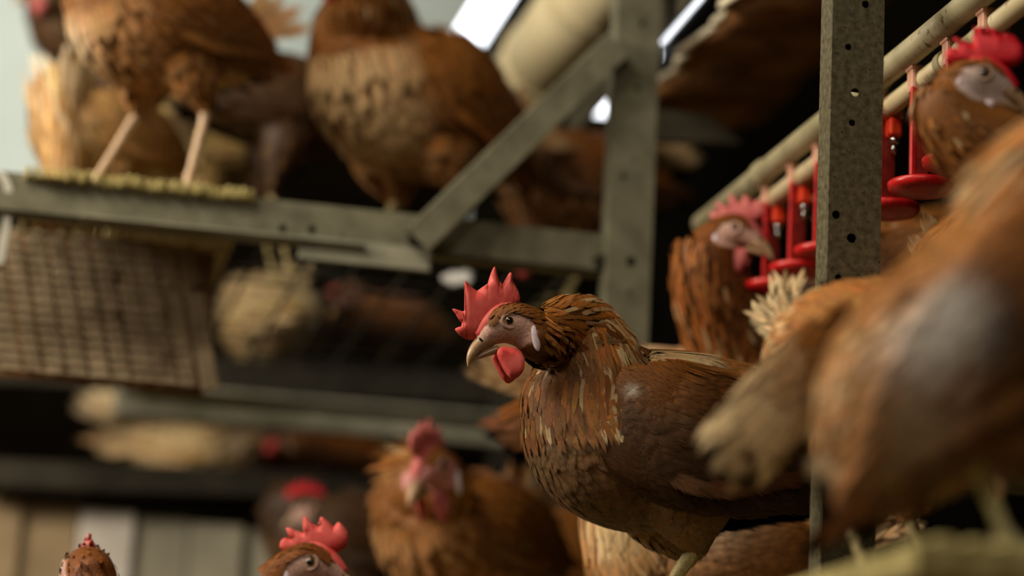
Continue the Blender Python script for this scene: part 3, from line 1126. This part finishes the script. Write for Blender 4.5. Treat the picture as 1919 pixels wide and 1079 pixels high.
# plate laid along X: build upright then turn
hl3 = zholes([(530, 428, .0055), (585, 430, .0055), (1115, 487, .004)])
holed_plate(bm, hh, -BL, 0.0, .003, [(-z, x, r) for x, z, r in hl3])
bmesh.ops.transform(bm, matrix=Matrix.Rotation(math.radians(90), 4, 'Y'), verts=bm.verts)
bm_obj('beam_web', bm, MT['steel'], beam)
bm = bmesh.new()
bm_box(bm, (-BL / 2, .018, -hh / 2 + .0015), (BL, .036, .003))
bm_obj('beam_flange', bm, MT['steel'], beam)
bm = bmesh.new()
bm_box(bm, (-BL / 2, .012, 0), (BL, .003, hh * .9))
bm_obj('beam_hole_shade', bm, MT['steel_dark'], beam)  # added dark strip so the beam holes read as shaded
bm = bmesh.new()
a0, a1 = P(560, 478, 3.10), P(812, 498, 3.12)
q0, q1 = a0 - beam.location, a1 - beam.location
bm_box(bm, ((q0.x + q1.x) / 2, -.002, -hh / 2 - .008), (q1.x - q0.x, .005, .030), None, .001)
bm_box(bm, (-BL * .60, -.009, -hh / 2 + .001), (BL * .42, .016, .003), None, .001)
bm_obj('beam_splice', bm, MT['steel_teal'], beam)
for hx, hy in ((780, 450), (1128, 492)):
    d = P(hx, hy, 1.0) - CAM
    q = CAM + d * ((beam.location.y - CAM.y) / d.y) - beam.location
    bm = bmesh.new()
    bm_cyl(bm, (q.x, .004, q.z), (q.x, -.012, q.z), .008, 6)
    bm_cyl(bm, (q.x, -.0005, q.z), (q.x, -.003, q.z), .0115, 16)
    bm_obj('bolt', bm, MT['bolt'], beam)
tag(beam, 'blurred grey steel beam carrying the upper tier of hens', 'beam')

b0, b1 = P(782, 452, 3.12), P(1172, 68, 3.19)
brace = empty('steel_brace', b0)
dv = b1 - b0
bm = bmesh.new()
rotm = Matrix.Rotation(-math.atan2(dv.z, dv.x), 3, 'Y')
bm_box(bm, (dv.x / 2, -.012, dv.z / 2), (dv.length, .004, .040), rotm, .001)
bm_obj('brace_bar', bm, MT['steel'], brace)
bm = bmesh.new()
bm_box(bm, (dv.x / 2 - .014, .004, dv.z / 2 + .014), (dv.length, .030, .004), rotm, .001)
bm_obj('brace_flange', bm, MT['steel'], brace)
tag(brace, 'diagonal steel brace bar running from beam up to the post', 'brace')

# upper tier slatted floor
UT = P(260, 348, 3.12).z
e0, e1 = P(42, 350, 3.1), P(478, 372, 3.1)
tier = empty('slatted_floor', (e0.x, br.y, UT - .02))
ns = 30
sh = None
for i in range(ns):
    x = (e1.x - e0.x) * (i + .5) / ns
    if sh is None:
        bm = bmesh.new()
        bm_box(bm, (0, .55, 0), ((e1.x - e0.x) / ns * .72, 1.14, .016), None, .003)
        sh = bm_obj('slat', bm, MT['slat'], tier)
        o = sh
    else:
        o = bpy.data.objects.new('slat', sh.data)
        C.objects.link(o)
        o.parent = tier
    o.location = (x, random.uniform(-.004, .004), random.uniform(-.002, .002) + .012)
bm = bmesh.new()
bm_box(bm, ((e1.x - e0.x) / 2, .02, -.004), ((e1.x - e0.x), .012, .012), None, .002)
bm_obj('cross_bar', bm, MT['slat'], tier)
tag(tier, 'dust-crusted yellow plastic slatted floor under the two-legged hen upper left', 'slatted floor')
# solid deck behind the rest of the beam
wfl = empty('wire_floor', (e1.x, br.y, UT - .012))
wl = br.x + .02 - e1.x
wire0 = None
for i in range(13):
    if wire0 is None:
        bm = bmesh.new()
        bm_cyl(bm, (0, 0, 0), (wl, 0, 0), .0016, 8)
        wire0 = bm_obj('wire', bm, MT['steel_dark'], wfl)
        o = wire0
    else:
        o = bpy.data.objects.new('wire', wire0.data)
        C.objects.link(o)
        o.parent = wfl
    o.location = (0, .02 + i * .09, 0)
for i in range(7):
    bm = bmesh.new()
    bm_cyl(bm, (wl * (i + .5) / 7, 0, -.004), (wl * (i + .5) / 7, 1.12, -.004), .003, 8)
    bm_obj('cross_wire', bm, MT['steel_dark'], wfl)
tag(wfl, 'thin dark wire floor behind the steel beam where the big orange hen stands', 'wire floor')

# white curled strip at the left end of the beam
bm = bmesh.new()
pts = [(-6, 318), (8, 330), (17, 350), (16, 400), (8, 450), (0, 495)]
prev = None
for x, y in pts:
    c = P(x, y, 3.05)
    r = [bm.verts.new(c + Vector((dx, dy, 0))) for dx, dy in ((-.006, 0), (.004, .0), (.004, .05), (-.006, .05))]
    if prev:
        for i in range(4):
            bm.faces.new((prev[i], prev[(i + 1) % 4], r[(i + 1) % 4], r[i]))
    else:
        bm.faces.new(r)
    prev = r
bm.faces.new(prev)
o = bm_obj('plastic_strip', bm, MT['white_strip'])
tag(o, 'white curled plastic strip at the left end of the beam', 'strip')

# ------------------------------------------------------------------ dust-caked wire screen under the beam, left
sA, sB = P(30, 425, 3.17), P(440, 450, 3.22)
sh_ = P(30, 425, 3.17).z - P(10, 712, 3.17).z
scr = empty('wire_screen', (sA.x, sA.y, sA.z - sh_))
SW = sB.x - sA.x
lean = -.05
nb_ = 10
for i in range(nb_):
    x = SW * (i + .5) / nb_
    bm = bmesh.new()
    bm_box(bm, (x + lean / 2, .0, sh_ / 2), (random.uniform(.016, .027), .008, sh_), Matrix.Rotation(math.atan2(-lean * -1, sh_) * -1 * -1, 3, 'Y'), .002)
    bm_obj('upright', bm, MT['screen'], scr)
for j in range(15):
    z = sh_ * (j + .5) / 15
    bm = bmesh.new()
    f_ = (z / sh_)
    bm_cyl(bm, (lean * (1 - f_), -.006, z), (SW + lean * (1 - f_), -.006, z), .0016, 8)
    bm_obj('wire', bm, MT['screen'], scr)
bm = bmesh.new()
bm_box(bm, (SW / 2 + lean / 2, .03, sh_ / 2), (SW * 1.02, .006, sh_ * .98))
bm_obj('backing', bm, MT['belt'], scr)
tag(scr, 'dust-caked wire screen hanging under the beam at left', 'screen')


# ------------------------------------------------------------------ far tier rails at left
def rail(label, p0, p1, h, depth, m, m2=None, lipz=None):
    a_, b_ = P(*p0), P(*p1)
    root = empty('tier_rail', a_)
    d = b_ - a_
    bm = bmesh.new()
    rz = Matrix.Rotation(math.atan2(d.y, d.x), 3, 'Z') @ Matrix.Rotation(-math.atan2(d.z, math.hypot(d.x, d.y)), 3, 'Y')
    bm_box(bm, d / 2, (d.length, depth, h), rz, .003)
    bm_obj('rail_web', bm, m, root)
    if m2:
        bm = bmesh.new()
        bm_box(bm, d / 2 + rz @ Vector((0, -depth * .6, h * .5)), (d.length, depth * 1.6, .008), rz, .002)
        bm_obj('rail_lip', bm, m2, root)
    tag(root, label, 'rail')
    return root


rail('dark rail just below the pale hen at middle left', (-60, 690, 4.4), (960, 735, 4.6), .055, .03, MT['steel_dark'])
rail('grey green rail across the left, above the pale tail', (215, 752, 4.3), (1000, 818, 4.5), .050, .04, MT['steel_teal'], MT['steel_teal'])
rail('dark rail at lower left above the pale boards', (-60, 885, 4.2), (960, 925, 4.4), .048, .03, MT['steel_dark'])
# pale boards below
pb0, pb1 = P(-60, 925, 4.25), P(760, 960, 4.45)
brd = empty('board_front', (pb0.x, pb0.y, 0))
nn_ = 8
wd = (pb1.x - pb0.x) / nn_
for i in range(nn_):
    bm = bmesh.new()
    hz = pb0.z - .004 * i
    bm_box(bm, (wd * (i + .5), .01 * (i % 2) + (pb1.y - pb0.y) * (i + .5) / nn_, hz / 2 + .04), (wd * .97, .015, hz - .08), None, .002)
    bm_obj('board', bm, MT['board_tan'] if i in (0, 1) else MT['board_white'] if i == 2 else MT['board_pale'], brd)
tag(brd, 'row of pale dusty boards at the lower left behind the hens', 'boards')
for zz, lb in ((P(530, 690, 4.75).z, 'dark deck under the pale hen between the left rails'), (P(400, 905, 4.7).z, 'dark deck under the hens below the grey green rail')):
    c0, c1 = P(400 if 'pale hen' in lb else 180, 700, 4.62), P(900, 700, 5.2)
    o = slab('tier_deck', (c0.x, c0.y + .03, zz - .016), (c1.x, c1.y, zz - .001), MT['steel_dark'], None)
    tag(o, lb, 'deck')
for pxx, lb in ((-40, 'dark upright holding the far rails, left end'), (940, 'dark upright holding the far rails, right end')):
    c0 = P(pxx, 760, 4.5)
    o = slab('tier_post', (c0.x - .02, c0.y - .02, 0), (c0.x + .02, c0.y + .02, P(500, 560, 4.5).z), MT['steel_dark'], None)
    tag(o, lb, 'post')
# added black panels, standing in for the shade inside the tiers
q0, q1 = P(-80, 700, 5.3), P(1000, 700, 5.5)
tb = slab('shade_panel', (q0.x, q0.y, .0), (q1.x + .3, q0.y + .03, P(500, 395, 5.3).z), MT['dark'], None)
tag(tb, 'black panel added as shade behind the left rails', 'panel')
q0 = P(380, 200, 4.4)
q1 = P(880, 200, 4.5)
tb = slab('shade_panel', (q0.x, q0.y, P(500, 420, 4.4).z), (q1.x, q0.y + .03, P(470, 130, 4.4).z), MT['dark'], None)
tag(tb, 'black panel added as shade behind the hens standing on the upper tier', 'panel')


# ------------------------------------------------------------------ things running along the barn (depth direction)
def ylen(p, q):
    return p + Vector((0, q, 0))


def tube_run(name, label, cat, start, length, r, m, rings=(), m_ring=None, ring_r=1.18, ring_l=.02, ring_name='coupling'):
    root = empty(name, start)
    bm = bmesh.new()
    bm_cyl(bm, (0, 0, 0), (0, length, 0), r, 28)
    bm_obj('tube', bm, m, root, True)
    for y in rings:
        bm = bmesh.new()
        bm_cyl(bm, (0, y - ring_l / 2, 0), (0, y + ring_l / 2, 0), r * ring_r, 28)
        o = bm_obj(ring_name, bm, m_ring or m, root, False)
        bv_ = o.modifiers.new('b', 'BEVEL')
        bv_.width = .002
        bv_.segments = 2
        bv_.limit_method = 'ANGLE'
    tag(root, label, cat)
    return root


UP0 = P(1905, -66, 2.22)
tube_run('feed_pipe', 'thick ivory pipe running above the red drinkers', 'pipe', UP0, 1.0, .0135, MT['pipe_grey'], (.36, .74), MT['pipe_grey'])
LP0 = P(1990, -52, 2.16)
LOW_L = 1.06
tube_run('water_pipe', 'thin ivory water pipe carrying the row of red drinkers', 'pipe', LP0, LOW_L, .0105, MT['pipe'], (.27, .62), MT['pipe_grey'], 1.22, .014)

# drinkers along the water pipe
dproto = None


def make_drinker(loc_):
    root = empty('cup_drinker', loc_)
    bm = bmesh.new()
    bm_box(bm, (0, 0, .001), (.029, .017, .029), None, .003)
    bm_box(bm, (-.013, 0, .014), (.006, .019, .010), None, .002)
    bm_obj('saddle', bm, MT['saddle'], root)
    bm = bmesh.new()
    bm_box(bm, (-.012, -.006, -.064), (.0055, .005, .110), None, .0012)
    bm_obj('arm', bm, MT['red'], root)
    bm = bmesh.new()
    bm_box(bm, (-.001, .006, -.066), (.020, .0025, .106), None, .0008)
    bm_obj('splash_plate', bm, MT['red_dark'], root)
    bm = bmesh.new()
    bm_box(bm, (.004, -.004, -.024), (.015, .014, .020), None, .003)
    bm_obj('nipple_block', bm, MT['orange'], root)
    bm = bmesh.new()
    bm_cyl(bm, (.004, -.004, -.034), (.004, -.004, -.041), .0048, 12)
    bm_cyl(bm, (.004, -.004, -.041), (.004, -.004, -.052), .0028, 12)
    bm_obj('pin', bm, MT['chrome'], root, True)
    # saucer: rim with dished inside, dark underside boss
    prof = [(.0, -.094), (.012, -.094), (.020, -.0915), (.030, -.0895), (.0335, -.086), (.034, -.0815), (.0325, -.0800), (.0305, -.0815), (.028, -.0845), (.015, -.087), (0, -.0875)]
    v, f = [], []
    sg = 36
    for r, z in prof:
        for j in range(sg):
            an = 2 * math.pi * j / sg
            v.append((max(r, .0002) * math.cos(an), max(r, .0002) * math.sin(an), z - .028))
    for i in range(len(prof) - 1):
        for j in range(sg):
            f.append((i * sg + j, i * sg + (j + 1) % sg, (i + 1) * sg + (j + 1) % sg, (i + 1) * sg + j))
    mesh_obj('cup', v, f, MT['red'], root)
    return root


def copy_tree(o, parent=None):
    c = o.copy()
    C.objects.link(c)
    c.parent = parent
    for ch in list(o.children):
        copy_tree(ch, c)
    return c


# spacing along the pipe from where the saddles show in the photograph
dlabels = {}
targets = [(1863, 'cup drinker hidden behind the head of the hen at upper right'),
           (1795, 'red cup drinker just left of the red comb, highest cup beside that hen'),
           (1729, 'red cup drinker with widest saucer, middle of the three right of the post'),
           (1667, 'red cup drinker touching the right edge of the speckled post'),
           (1548, 'red cup drinker half hidden by the left edge of the speckled post'),
           (1500, 'second red cup drinker left of the speckled post'),
           (1451, 'farthest red cup drinker, next to the face of the upright hen')]
for tx, lb in targets:
    lo, hi = 0.0, LOW_L
    for _ in range(40):
        mid = (lo + hi) / 2
        if proj(LP0 + Vector((0, mid, 0)))[0] > tx:
            lo = mid
        else:
            hi = mid
    pos = LP0 + Vector((0, lo, 0))
    if dproto is None:
        dproto = make_drinker(pos)
        r = dproto
    else:
        r = copy_tree(dproto)
        r.location = pos
    tag(r, lb, 'drinker', 'red cup drinkers along the water pipe')

# cream duct, strip lamps, black lamp housing, torn belt
d0 = P(1222, -160, 3.55)
tube_run('air_duct', 'fat cream duct above the orange hen, left of the far post', 'duct', d0, 1.0, .072, MT['duct'], (.34, .70), MT['duct'], 1.05, .03)


def strip_lamp(label, start, length, w_, h_):
    root = empty('strip_lamp', start)
    bm = bmesh.new()
    bm_box(bm, (0, length / 2, 0), (w_, length, h_), None, h_ * .3)
    bm_obj('diffuser', bm, MT['lamp'], root)
    bm = bmesh.new()
    bm_box(bm, (w_ * .72, length / 2, h_ * .2), (w_ * .45, length, h_ * 1.3), None, .004)
    bm_obj('housing', bm, MT['lamp_body'], root)
    tag(root, label, 'lamp')


strip_lamp('bright white strip lamp seen over the back of the big orange hen', P(968, -70, 4.6), 1.4, .062, .03)
strip_lamp('bright white strip lamp seen between the brace and the far post', P(1200, 95, 4.3), .36, .07, .03)
strip_lamp('pale plates right of the far post top, made to glow as a strip', P(1330, -70, 4.0), .8, .05, .03)  # glow added: pale plates here, no lamp

# torn belt with curled pale lip
bs = P(1455, -75, 3.0)
belt = empty('manure_belt', bs)
v, f = [], []
ny, L_ = 40, .66
xs = [0.0, .02, .07, .13, .19]
for i in range(ny):
    y = L_ * i / (ny - 1)
    wv_ = .010 * math.sin(y * 31) + .007 * math.sin(y * 67 + 1) + .005 * math.sin(y * 120)
    for k, x in enumerate(xs):
        sag = -.012 * math.sin(min(x / .19, 1) * math.pi) + .006 * math.sin(y * 20 + x * 30)
        v.append((x + (wv_ if k < 2 else 0), y, sag + (wv_ * .6 if k < 2 else 0)))
for i in range(ny - 1):
    for k in range(len(xs) - 1):
        a_ = i * len(xs) + k
        f.append((a_, a_ + 1, a_ + 1 + len(xs), a_ + len(xs)))
o = mesh_obj('belt_sheet', v, f, MT['belt'], belt)
so = o.modifiers.new('s', 'SOLIDIFY')
so.thickness = .003
lipst = []
for i in range(ny):
    y = L_ * i / (ny - 1)
    wv_ = .010 * math.sin(y * 31) + .007 * math.sin(y * 67 + 1) + .005 * math.sin(y * 120)
    lipst.append((wv_ - .002, y, wv_ * .6 + .003, .0060, .0085))
lv, lf = Sweep(lipst, ny * 2, side=(1, 0, 0)).mesh(10)
mesh_obj('curled_lip', lv, lf, MT['lip'], belt)
tag(belt, 'sagging brown belt with a wavy pale torn edge above the upright hen', 'belt')
# angle iron under the belt
g0 = P(1400, -70, 3.02)
bm = bmesh.new()
bm_box(bm, (-.012, .45, .045), (.004, .9, .055))
bm_box(bm, (-.026, .45, .0715), (.03, .9, .003))
o = bm_obj('belt_rail', bm, MT['frame_dark'])
o.location = g0
tag(o, 'dark olive rail carrying the torn belt edge', 'rail')
# dim bracket behind the far post
k0, k1 = P(1235, 215, 3.5), P(1385, 268, 3.5)
bm = bmesh.new()
vs_ = [bm.verts.new(P(x, y, 3.5)) for x, y in ((1225, 262), (1390, 268), (1330, 215), (1225, 205))]
bm.faces.new(vs_)
ex = bmesh.ops.extrude_face_region(bm, geom=list(bm.faces))
bmesh.ops.translate(bm, vec=(0, .02, 0), verts=[e for e in ex['geom'] if isinstance(e, bmesh.types.BMVert)])
o = bm_obj('gusset_plate', bm, MT['frame_dark'])
tag(o, 'dim sloping gusset plate right of the far post', 'plate')

# ------------------------------------------------------------------ the tier the sharp hen stands on
TZ = P(1245, 1190, 2.40).z
edge = P(1120, 1100, 2.35)
main_tier = empty('slatted_floor', (edge.x, 2.22, TZ - .02))
slat0 = None
for i in range(34):
    y = i * .058
    if slat0 is None:
        bm = bmesh.new()
        bm_box(bm, (.62, 0, .012), (1.36, .036, .016), None, .003)
        slat0 = bm_obj('slat', bm, MT['slat'], main_tier)
        o = slat0
    else:
        o = bpy.data.objects.new('slat', slat0.data)
        C.objects.link(o)
        o.parent = main_tier
    o.location = (0, y, 0)
tag(main_tier, 'yellow slatted floor under the sharp brown hen', 'slatted floor')

# ------------------------------------------------------------------ near slatted floor at lower right
NZ = P(1862, 1042, 1.52).z
n0 = P(1862, 1042, 1.52)
near = empty('slatted_floor', (n0.x, n0.y, NZ - .02))
slat1 = None
for i in range(16):
    if slat1 is None:
        bm = bmesh.new()
        bm_box(bm, (0, 0, .010), (.014, .34, .020), None, .003)
        slat1 = bm_obj('slat', bm, MT['slat'], near)
        o = slat1
    else:
        o = bpy.data.objects.new('slat', slat1.data)
        C.objects.link(o)
        o.parent = near
    o.location = (-.06 + i * .021, .10, 0)
bm = bmesh.new()
bm_box(bm, (.10, -.065, .006), (.36, .012, .022), None, .003)
bm_obj('front_bar', bm, MT['slat'], near)
tag(near, 'out of focus yellow slatted floor in the bottom right corner', 'slatted floor')


def perch(px, py, Z, z, ln=.5):
    c = P(px, py, Z)
    bm = bmesh.new()
    bm_cyl(bm, (-ln / 2, 0, 0), (ln / 2, 0, 0), .016, 16)
    o = bm_obj('perch', bm, MT['steel'], None, True)
    o.location = (c.x, c.y, z - .016)
    return o


# ================================================================== HENS
FT = TZ          # the sharp hen's floor
hen('sharply focused brown hen in profile facing left, red comb and wattles', 1250, 838, 2.43, 14, FT, s=1.03, eye=(949, 607, 2.36), ha=12, hpit=0, pal='brown', hi=True,
    nf=5200, comb='A', wing_dark=.85, creamy=.22, under=.42, breast=.06, wing_s=1.18,
    bodyst=BODY[:-2] + [(.064, 0, .014, .074, .082), (.080, 0, .036, .062, .066)],
    neck=[(.084, .002, .063, .053, .053), (.091, .006, .084, .043, .045), (.104, .010, .102, .031, .034)], spread=.03, legx=(-.01, .012),
    patch=[(1186, 735, 2.352, .006, lin(240, 232, 220), 1.0), (1278, 798, 2.345, .007, lin(230, 222, 208), .95), (1262, 788, 2.345, .005, lin(230, 222, 208), .9)])  # first spot paints a shoulder glint; the other two are white flecks

hen('upright brown hen facing right with its beak at the drinkers', 1235, 800, 2.98, 176, P(1260, 1005, 2.98).z, s=1.05, eye=(1380, 432, 2.92), ha=165, hpit=12, pal='rust',
    nf=1800, comb='B', comb_mat='comb_pink', wing_dark=.6, creamy=.55, neckr=1.22, hi=True)
pc = perch(1260, 1010, 2.98, P(1260, 1005, 2.98).z, .2)
tag(pc, 'perch bar under the upright hen behind the sharp hen', 'perch')

hen('hen with a deep red comb and white face at the upper right edge', 1915, 560, 2.14, 105, P(1915, 860, 2.14).z, s=.95, eye=(1842, 146, 2.05), ha=172, hpit=10, pal='orange',
    nf=900, comb='B', comb_mat='comb_deep', neckr=1.0, creamy=.3, face_col=lin(214, 190, 184), wattle_mat='lobe', wattle_s=.6, comb_s=1.08)
pc = perch(1915, 860, 2.14, P(1915, 860, 2.14).z, .3)
tag(pc, 'perch under the red combed hen at the right edge', 'perch')

hen('blurred rust hen with a ruffled cream tail raised beside the speckled post', 1690, 720, 1.98, 128, P(1690, 1150, 1.98).z, s=.92, pitch=-10, pal='orange', nf=1000,
    ha=170, eye=(1850, 830, 1.90), hpit=-30, creamy=.3, wing_dark=.45, comb_mat='comb',
    tailspec=dict(n=9, L=.060, dir=(-.5, .86), fan=.6, W=.032, cream=.85, fray=True, fan2=.3),
    wingspec={-1: [(1600, 600, 1.88, .010, .016), (1545, 665, 1.84, .012, .028), (1490, 725, 1.80, .012, .031), (1435, 780, 1.77, .010, .030), (1395, 822, 1.75, .009, .027), (1372, 846, 1.74, .005, .016)]})

hen('large blurred hen at the right edge with white wing feathers and a pale shank', 1900, 640, 1.60, 182, NZ, s=.95, pitch=45, pal='orange', nf=1000, eye=(2180, 160, 1.60), ha=182, hpit=10,
    creamy=.4, wing_dark=.75, shank=lin(206, 196, 146), legx=(-.022, .075), spread=.04, hockf=.5, tailspec=dict(n=4, L=.05, dir=(-.8, -.1), fan=.3, W=.02, cream=.5),
    patch=[(1880, 630, 1.51, .030, lin(48, 30, 16), .85), (1795, 585, 1.52, .018, lin(250, 246, 240), 1.0), (1745, 650, 1.525, .025, lin(246, 240, 232), .97), (1720, 790, 1.54, .026, lin(206, 196, 164), .8), (1640, 900, 1.56, .025, lin(226, 190, 140), .6)])

hen('half hidden cream and brown hen low behind the legs of the sharp hen', 1345, 1072, 2.74, 5, FT, s=1.0, pal='orange', nf=2400, eye=(1100, 1190, 2.68), hpit=-10, creamy=.5, wing_dark=.35, hi=True,
    patch=[(1325, 962, 2.70, .05, lin(244, 232, 206), .95), (1160, 1000, 2.68, .04, lin(226, 196, 146), .7)])

hen('out of focus golden brown hen below the breast of the sharp hen', 1050, 1050, 3.7, 35, FT, s=1.0, pal='orange', nf=700, eye=(940, 1190, 3.55), hpit=-30, creamy=.4, wing_dark=.3)

hen('blurred dark hen with a pink face and white earlobe left of the sharp hen', 870, 1010, 3.32, 50, FT, s=1.05, pal='orange', nf=600, eye=(805, 872, 3.15), ha=60, hpit=-4, comb='B', comb_mat='comb_pink',
    hscale=1.3, face_col=lin(206, 140, 140), tailspec=dict(n=5, L=.06, dir=(-.98, -.05), fan=.3, W=.02, cream=.1))

LF = 0.0
hen('hen peeping over the bottom edge, red comb, facing right', 490, 1370, 2.22, 175, LF, s=1.0, eye=(587, 1057, 2.2), ha=172, hpit=16, pal='rust', nf=1000, comb='B', comb_mat='comb', creamy=.3, hi=True)
hen('round brown back of a hen head at the bottom left corner', 175, 1390, 2.50, 285, LF, s=1.0, eye=(160, 1072, 2.5), ha=290, hpit=8, hscale=1.5, pal='rust', nf=700, comb='B', comb_mat='comb_pink', comb_s=.6, neckr=1.6, creamy=.05,
    tailspec=dict(n=6, L=.07, dir=(-.95, .2), fan=.3, W=.022, cream=.2))

# upper tier
hen('brown hen on two pale legs at the edge of the upper slatted floor', 305, 62, 3.24, 42, UT, s=.98, pal='orange', nf=1000, eye=(130, -150, 3.1), creamy=.4, wing_dark=.75, spread=.05, legx=(.05, -.035), hockf=.56,
    shank=lin(216, 186, 156), patch=[(130, 90, 3.16, .035, lin(236, 212, 176), .8), (430, 60, 3.24, .06, lin(110, 76, 40), .7)])
hen('pale orange hen crouching behind the two pale legs at far left', 190, 262, 3.55, 50, UT, s=.85, pal='fawn', nf=600, eye=(70, 370, 3.4), hpit=-35, creamy=.5, wing_dark=.2)
hen('olive brown hen seen between the two pale legs', 375, 275, 4.0, 10, UT, s=.9, pal='olive', nf=500, eye=(255, 350, 4.0), hpit=-30, wing_dark=.3)
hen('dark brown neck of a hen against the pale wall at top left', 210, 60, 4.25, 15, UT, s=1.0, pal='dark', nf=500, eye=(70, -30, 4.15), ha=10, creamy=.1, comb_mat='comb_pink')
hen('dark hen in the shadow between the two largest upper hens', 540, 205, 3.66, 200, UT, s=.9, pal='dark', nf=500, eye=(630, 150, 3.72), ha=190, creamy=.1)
hen('big orange hen with pale breast behind the diagonal brace', 775, 205, 3.45, 48, UT, s=1.26, pitch=12, pal='orange', nf=1100, eye=(620, -90, 3.3), ha=30, creamy=.45, wing_dark=.45, breast=.5,
    patch=[(690, 290, 3.3, .06, lin(222, 196, 150), .6), (800, 210, 3.3, .022, lin(236, 204, 150), .9)])
hen('brown hen low in the corner between brace and far post', 1075, 345, 3.74, 8, UT, s=.9, pal='brown', nf=500, eye=(985, 458, 3.72), hpit=8, creamy=.2)

# far tiers at left
R1 = P(530, 690, 4.75).z
hen('pale cream hen between the rails at middle left', 510, 600, 4.75, 300, R1, s=1.05, pal='cream', nf=500, eye=(600, 565, 4.95), ha=200, creamy=.6, wing_dark=.1, legs=True)
hen('brown hen in shadow beside the pale hen of middle left', 715, 622, 5.1, 10, R1, s=.85, pal='brown', nf=400, eye=(612, 560, 5.05), creamy=.1, tailspec=dict(n=3, L=.04, dir=(-.8, .3), fan=.2, W=.02, cream=0))
R2 = P(400, 905, 4.7).z
hen('hen with pale cream hindquarters below the grey green rail', 355, 835, 4.65, 190, R2, s=1.0, pal='cream', nf=500, eye=(515, 800, 4.65), creamy=.6, wing_dark=.1)
hen('reddish brown hen below the grey green rail', 590, 845, 4.95, 0, R2, s=.85, pal='rust', nf=400, eye=(450, 880, 4.85), hpit=-30, creamy=.15)
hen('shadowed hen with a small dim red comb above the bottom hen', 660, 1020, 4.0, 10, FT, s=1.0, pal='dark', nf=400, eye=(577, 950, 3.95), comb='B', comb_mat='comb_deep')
hen('hen behind the drinkers with a pale tail, right of the speckled post', 1810, 530, 2.9, 170, P(1790, 760, 2.8).z, s=1.0, pal='brown', nf=600, eye=(1930, 330, 2.8), tailspec=dict(n=8, L=.09, dir=(-.45, .9), fan=.4, W=.022, cream=.8, fray=True))
pc = perch(1790, 760, 2.8, P(1790, 760, 2.8).z, .4)
tag(pc, 'perch under the hen behind the drinkers', 'perch')

# small white feather caught under the beam
ft = Feathers()
wf0 = P(826, 522, 3.35)
ft.add(np.array([wf0]), np.array([tuple(P(884, 514, 3.35) - wf0)]), np.array([(0, -1.0, .25)]), .046, .026, np.array(lin(226, 226, 224)), np.array(lin(236, 236, 236)), lift=.05, curl=.15, camber=.3, prof='flight')
o = ft.build('loose_feather', None)
tag(o, 'small white feather hanging below the beam, left of the sharp comb', 'feather')
